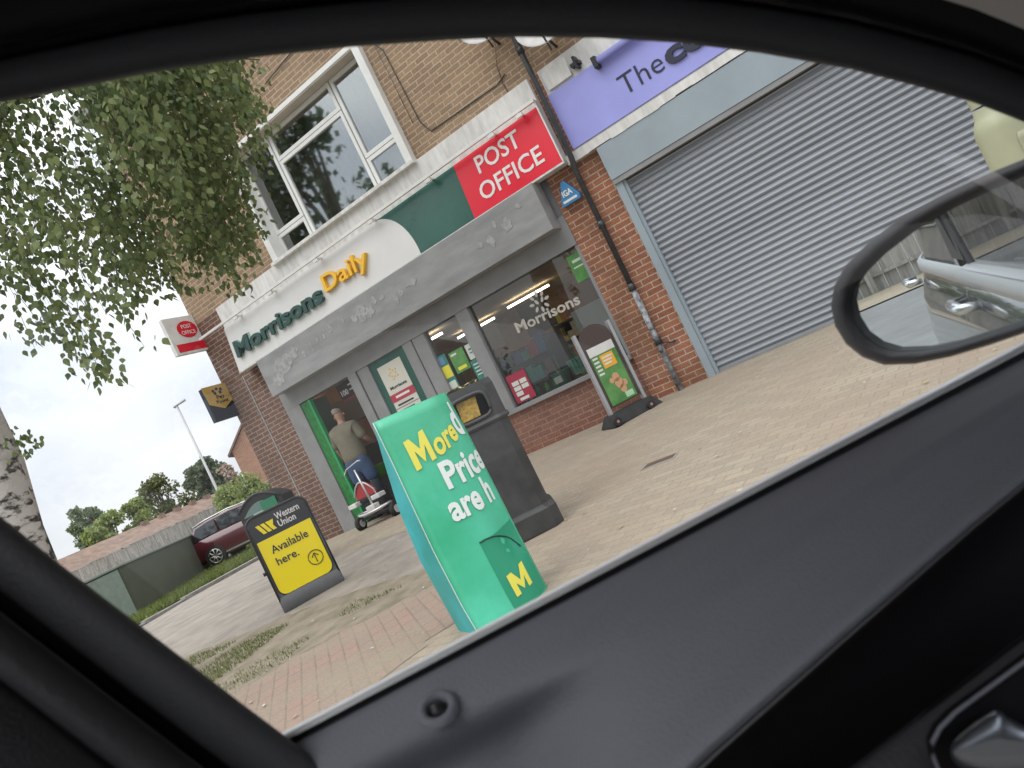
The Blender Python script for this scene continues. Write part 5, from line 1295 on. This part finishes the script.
cw([prow(bot, .46), prow(blend(top_, bot, 1.06), .53), prow(blend(top_, bot, 1.5), .53), prow(blend(top_, bot, 2.6), .50)], 'door_recess', M['recessblack'])
# lock-button bezel
ctr = cv(435, 703, .538); nrm = (CAM - ctr).normalized(); nrm = (nrm + Z * 1.2).normalized()
q4 = Matrix.Translation(ctr - nrm * .004) @ Matrix.Scale(.82, 4) @ nrm.to_track_quat('Z', 'Y').to_matrix().to_4x4()
b = MB(); b.lathe([(.0185, -.004), (.0165, .0002), (.0135, .0012), (.0105, .0004), (.0095, -.004), (.008, -.012), (0, -.013)], n=28); b.xf(q4); b.build('lock_bezel', M['pad'], CARO, world=True)
b = MB(); b.lathe([(.0090, -.008), (.0072, -.002), (.004, .0008), (0, .0014)], n=20); b.xf(q4); b.build('lock_button', M['black'], CARO, world=True)
# lower armrest panel and inner handle
ar = [(690, 900), (770, 830), (850, 768), (930, 706), (1024, 634), (1150, 540)]
cw([prow(ar, .47), prow(offs(ar, 4, 5), .445), prow(offs(ar, 30, 40), .44), prow(offs(ar, 200, 260), .42)], 'armrest_panel', mat('armrest_plastic', (.032, .031, .038), .6, bump=.2, bscale=300))
bz = [(1120, 590), (1024, 664), (975, 700), (955, 715), (941, 729), (934, 742), (934, 756), (941, 773), (960, 795), (990, 815), (1080, 840), (1160, 760)]
b = MB(); b.prism([cv(x, y, .436) for x, y in bz], V, .02); b.build('handle_recess', M['recessblack'], CARO, world=True)
b = MB(); b.tube([cv(x, y, .434) for x, y in [(1120, 585), (1024, 662), (975, 698), (955, 713), (940, 728), (933, 742), (933, 757), (941, 776)]], .0013, 6); b.build('handle_bezel', M['pad'], CARO, world=True)
hl = [(996, 711), (975, 724), (958, 738), (951, 748), (952, 758), (962, 768), (985, 776), (1020, 776), (1060, 764), (1100, 740), (1085, 728), (1050, 728), (1025, 726), (1008, 718)]
def smooth_loop(P, n=4):
    out = []; m = len(P)
    for i in range(m):
        p0, p1, p2, p3 = P[i - 1], P[i], P[(i + 1) % m], P[(i + 2) % m]
        for k in range(n):
            t = k / n
            out.append(tuple(.5 * (2 * p1[a] + (p2[a] - p0[a]) * t + (2 * p0[a] - 5 * p1[a] + 4 * p2[a] - p3[a]) * t * t + (3 * p1[a] - p0[a] - 3 * p2[a] + p3[a]) * t ** 3) for a in (0, 1)))
    return out
hs_ = smooth_loop(hl); sp_ = [(955 + (x - 951) * .93, y * .25 + .75 * (752 - (x - 951) * .06)) for x, y in hs_]
b = MB(); rows = []
for t in (0, .06, .15, .3, .5, .75, .97):
    rows.append([cv(p[0] * (1 - t) + q[0] * t, p[1] * (1 - t) + q[1] * t, .428 - .014 * math.sqrt(max(0, 1 - (1 - t) ** 2))) for p, q in zip(hs_, sp_)])
b.grid(rows, closed=True); b.face(rows[-1], True); b.build('inner_handle', mat('satin_chrome', (.30, .32, .36), .32, metal=.85), CARO, world=True)
b = MB(); b.tube([cv(x, y, .424) for x, y in [(995, 713), (976, 725), (960, 738), (955, 745)]], .0014, 8); b.build('handle_highlight', M['chrome'], CARO, world=True)  # bright chrome line modelled along the lever as its highlight
# glass pane of the front window
gp_ = [cv(x, y, .595) for x, y in ([(-420, 330)] + arch[1:-1] + [(1300, 270), (1240, 235), (300, 725), (255, 751), (150, 633), (0, 516), (-160, 400)])]
b = MB()
poly = [cv(x, y, .594) for x, y in arch[2:-1]] + [cv(1240, 232, .594), cv(1024, 347, .594), cv(285, 737, .594), cv(150, 636, .594), cv(0, 520, .594), cv(-100, 445, .594)]
b.face(poly); b.build('window_pane', M['carpane'], CARO, world=True)
# exterior door skins, shut lines, rear glass and handles (seen in the mirror)
def side(u0, u1, n, rowsvw, name, m, lean=0, **k):
    b = MB(); b.grid([[car(u0 + (u1 - u0) * i / n - lean * (w_ + .145), v_ - .24 * max(0, -(u0 + (u1 - u0) * i / n) - .85) ** 1.35, w_) for i in range(n + 1)] for v_, w_ in rowsvw]); return b.build(name, m, CARO, world=True, **k)
skinp = [(.601, -.186), (.618, -.20), (.640, -.25), (.655, -.34), (.662, -.45), (.650, -.55), (.640, -.60), (.655, -.66), (.645, -.78), (.60, -.84)]
side(-.215, .60, 10, skinp, 'front_door_skin', M['carpaint']); side(-1.15, -.222, 12, skinp, 'rear_door_skin', M['carpaint']); side(-1.9, -1.157, 14, skinp, 'rear_wing', M['carpaint']); side(.607, 1.6, 8, skinp, 'front_wing', M['carpaint'])
side(-1.9, .60, 30, [(.600, -.186), (.621, -.182), (.618, -.161), (.606, -.156)], 'outer_waist_strip', M['satinstrip'])
side(-1.7, -.36, 14, [(.600, -.16), (.598, -.145), (.57, .05), (.52, .20)], 'rear_side_glass', M['carglass'], lean=.5)
side(-.35, -.215, 3, [(.601, -.145), (.585, .05), (.56, .22), (.54, .3)], 'outer_pillar', M['black'], lean=.5)
side(-2.2, -.42, 14, [(.53, .21), (.50, .25), (.42, .28)], 'roof_side', M['carpaint'])
for u0 in (-.12, -.92):
    t = MB(); t.tube([car(u0 - .07, .628, -.207), car(u0 - .055, .655, -.206), car(u0 + .055, .655, -.206), car(u0 + .07, .628, -.207)], [.007, .010, .010, .007], 10); t.build('outer_handle', M['chrome'], CARO, world=True)
    continue
    t = MB(); q = Matrix.Translation(car(u0, .645, -.268)) @ V.to_track_quat('Z', 'Y').to_matrix().to_4x4(); t.lathe([(.05, -.002), (.048, .001), (.0, .0)], n=20); t.xf(q); t.build('handle_cup', M['black'], CARO, world=True)
# cabin shell so the interior is lit only by its windows
def wall(name, P, m): b = MB(); b.face([car(*p) for p in P]); b.build(name, m, CARO, world=True, solid=.02)
wall('cabin_floor', [(-1.6, -.95, -.75), (1.6, -.95, -.75), (1.6, .58, -.75), (-1.6, .58, -.75)], M['lining'])
wall('rear_bulkhead', [(-1.2, -.95, -.75), (-1.2, .5, -.75), (-1.1, .5, .3), (-1.1, -.95, .3)], M['blacktrim'])
wall('far_door', [(-1.2, -.95, -.75), (1.4, -.95, -.75), (1.4, -.95, -.15), (-1.2, -.95, -.15)], M['trim'])
wall('dashboard', [(.85, -.95, -.75), (.85, .55, -.75), (.75, .55, -.28), (.75, -.95, -.28)], M['trim'])
wall('dashboard_top', [(.75, -.95, -.28), (.75, .55, -.28), (1.35, .55, -.22), (1.35, -.95, -.22)], M['trim'])
wall('bonnet', [(1.36, -.95, -.24), (1.36, .58, -.24), (2.3, .55, -.36), (2.3, -.9, -.36)], M['carpaint'])
# seat behind the viewer
b = MB(); b.hexa([car(*p) for p in ((-.65, -.3, -.6), (-.4, -.3, -.6), (-.4, .35, -.6), (-.65, .35, -.6), (-.8, -.25, .05), (-.65, -.25, .05), (-.65, .3, .05), (-.8, .3, .05))]); b.build('seat', M['trim'], CARO, world=True, bevel=.03)
# door mirror
DR = thing('door_mirror', 'black door mirror reflecting the grey car side and road at the right edge', 'mirror', car(.55, .70, -.12))
mc_ = cv(935, 275, .72)
pm = cv(939, 316, .72); rdir = (car(-.12, .672, -.205) - pm).normalized(); din = (pm - CAM).normalized(); MN = (rdir - din).normalized()
def mp_(x, y, o=0):
    r_ = ray(x, y); t = (mc_ + MN * o - CAM).dot(MN) / r_.dot(MN); return CAM + r_ * t
inner = [(1120, 130), (1060, 158), (1020, 178), (985, 193), (950, 210), (915, 231), (885, 254), (864, 275), (854, 290), (851, 306), (855, 322), (864, 336), (878, 346), (896, 351), (925, 350), (955, 344), (990, 333), (1020, 323), (1060, 308), (1120, 285)]
outer = [(1120, 112), (1060, 143), (1015, 164), (975, 180), (938, 197), (900, 218), (868, 243), (845, 266), (834, 286), (831, 306), (835, 326), (846, 344), (862, 357), (884, 365), (915, 364), (950, 357), (990, 345), (1022, 334), (1060, 321), (1120, 298)]
b = MB(); b.prism([mp_(x, y) for x, y in inner], -MN, .003); b.build('mirror_glass', M['mirror'], DR, world=True)
b = MB(); rows = []
ctr_ = sum((mp_(x, y) for x, y in outer), Vector()) / len(outer)
mid = blend(outer, inner, .5)
rows.append([mp_(x, y, -.002) for x, y in inner]); rows.append([mp_(x, y, .012) for x, y in blend(outer, inner, .8)]); rows.append([mp_(x, y, .016) for x, y in mid]); rows.append([mp_(x, y, .010) for x, y in blend(outer, inner, .12)]); rows.append([mp_(x, y, -.004) for x, y in outer])
for k_, (sh, dp) in enumerate(((.0, .03), (.12, .06), (.35, .085), (.7, .10), (.98, .105))):
    rows.append([mp_(x, y).lerp(ctr_, sh) - MN * dp for x, y in outer])
b.grid(rows, closed=True); b.build('housing', M['housing'], DR, world=True)
MB().tube([ctr_ - MN * .05 + U * .08, car(.72, .60, -.17)], [.035, .04], 12).build('mirror_arm', M['housing'], DR, world=True)
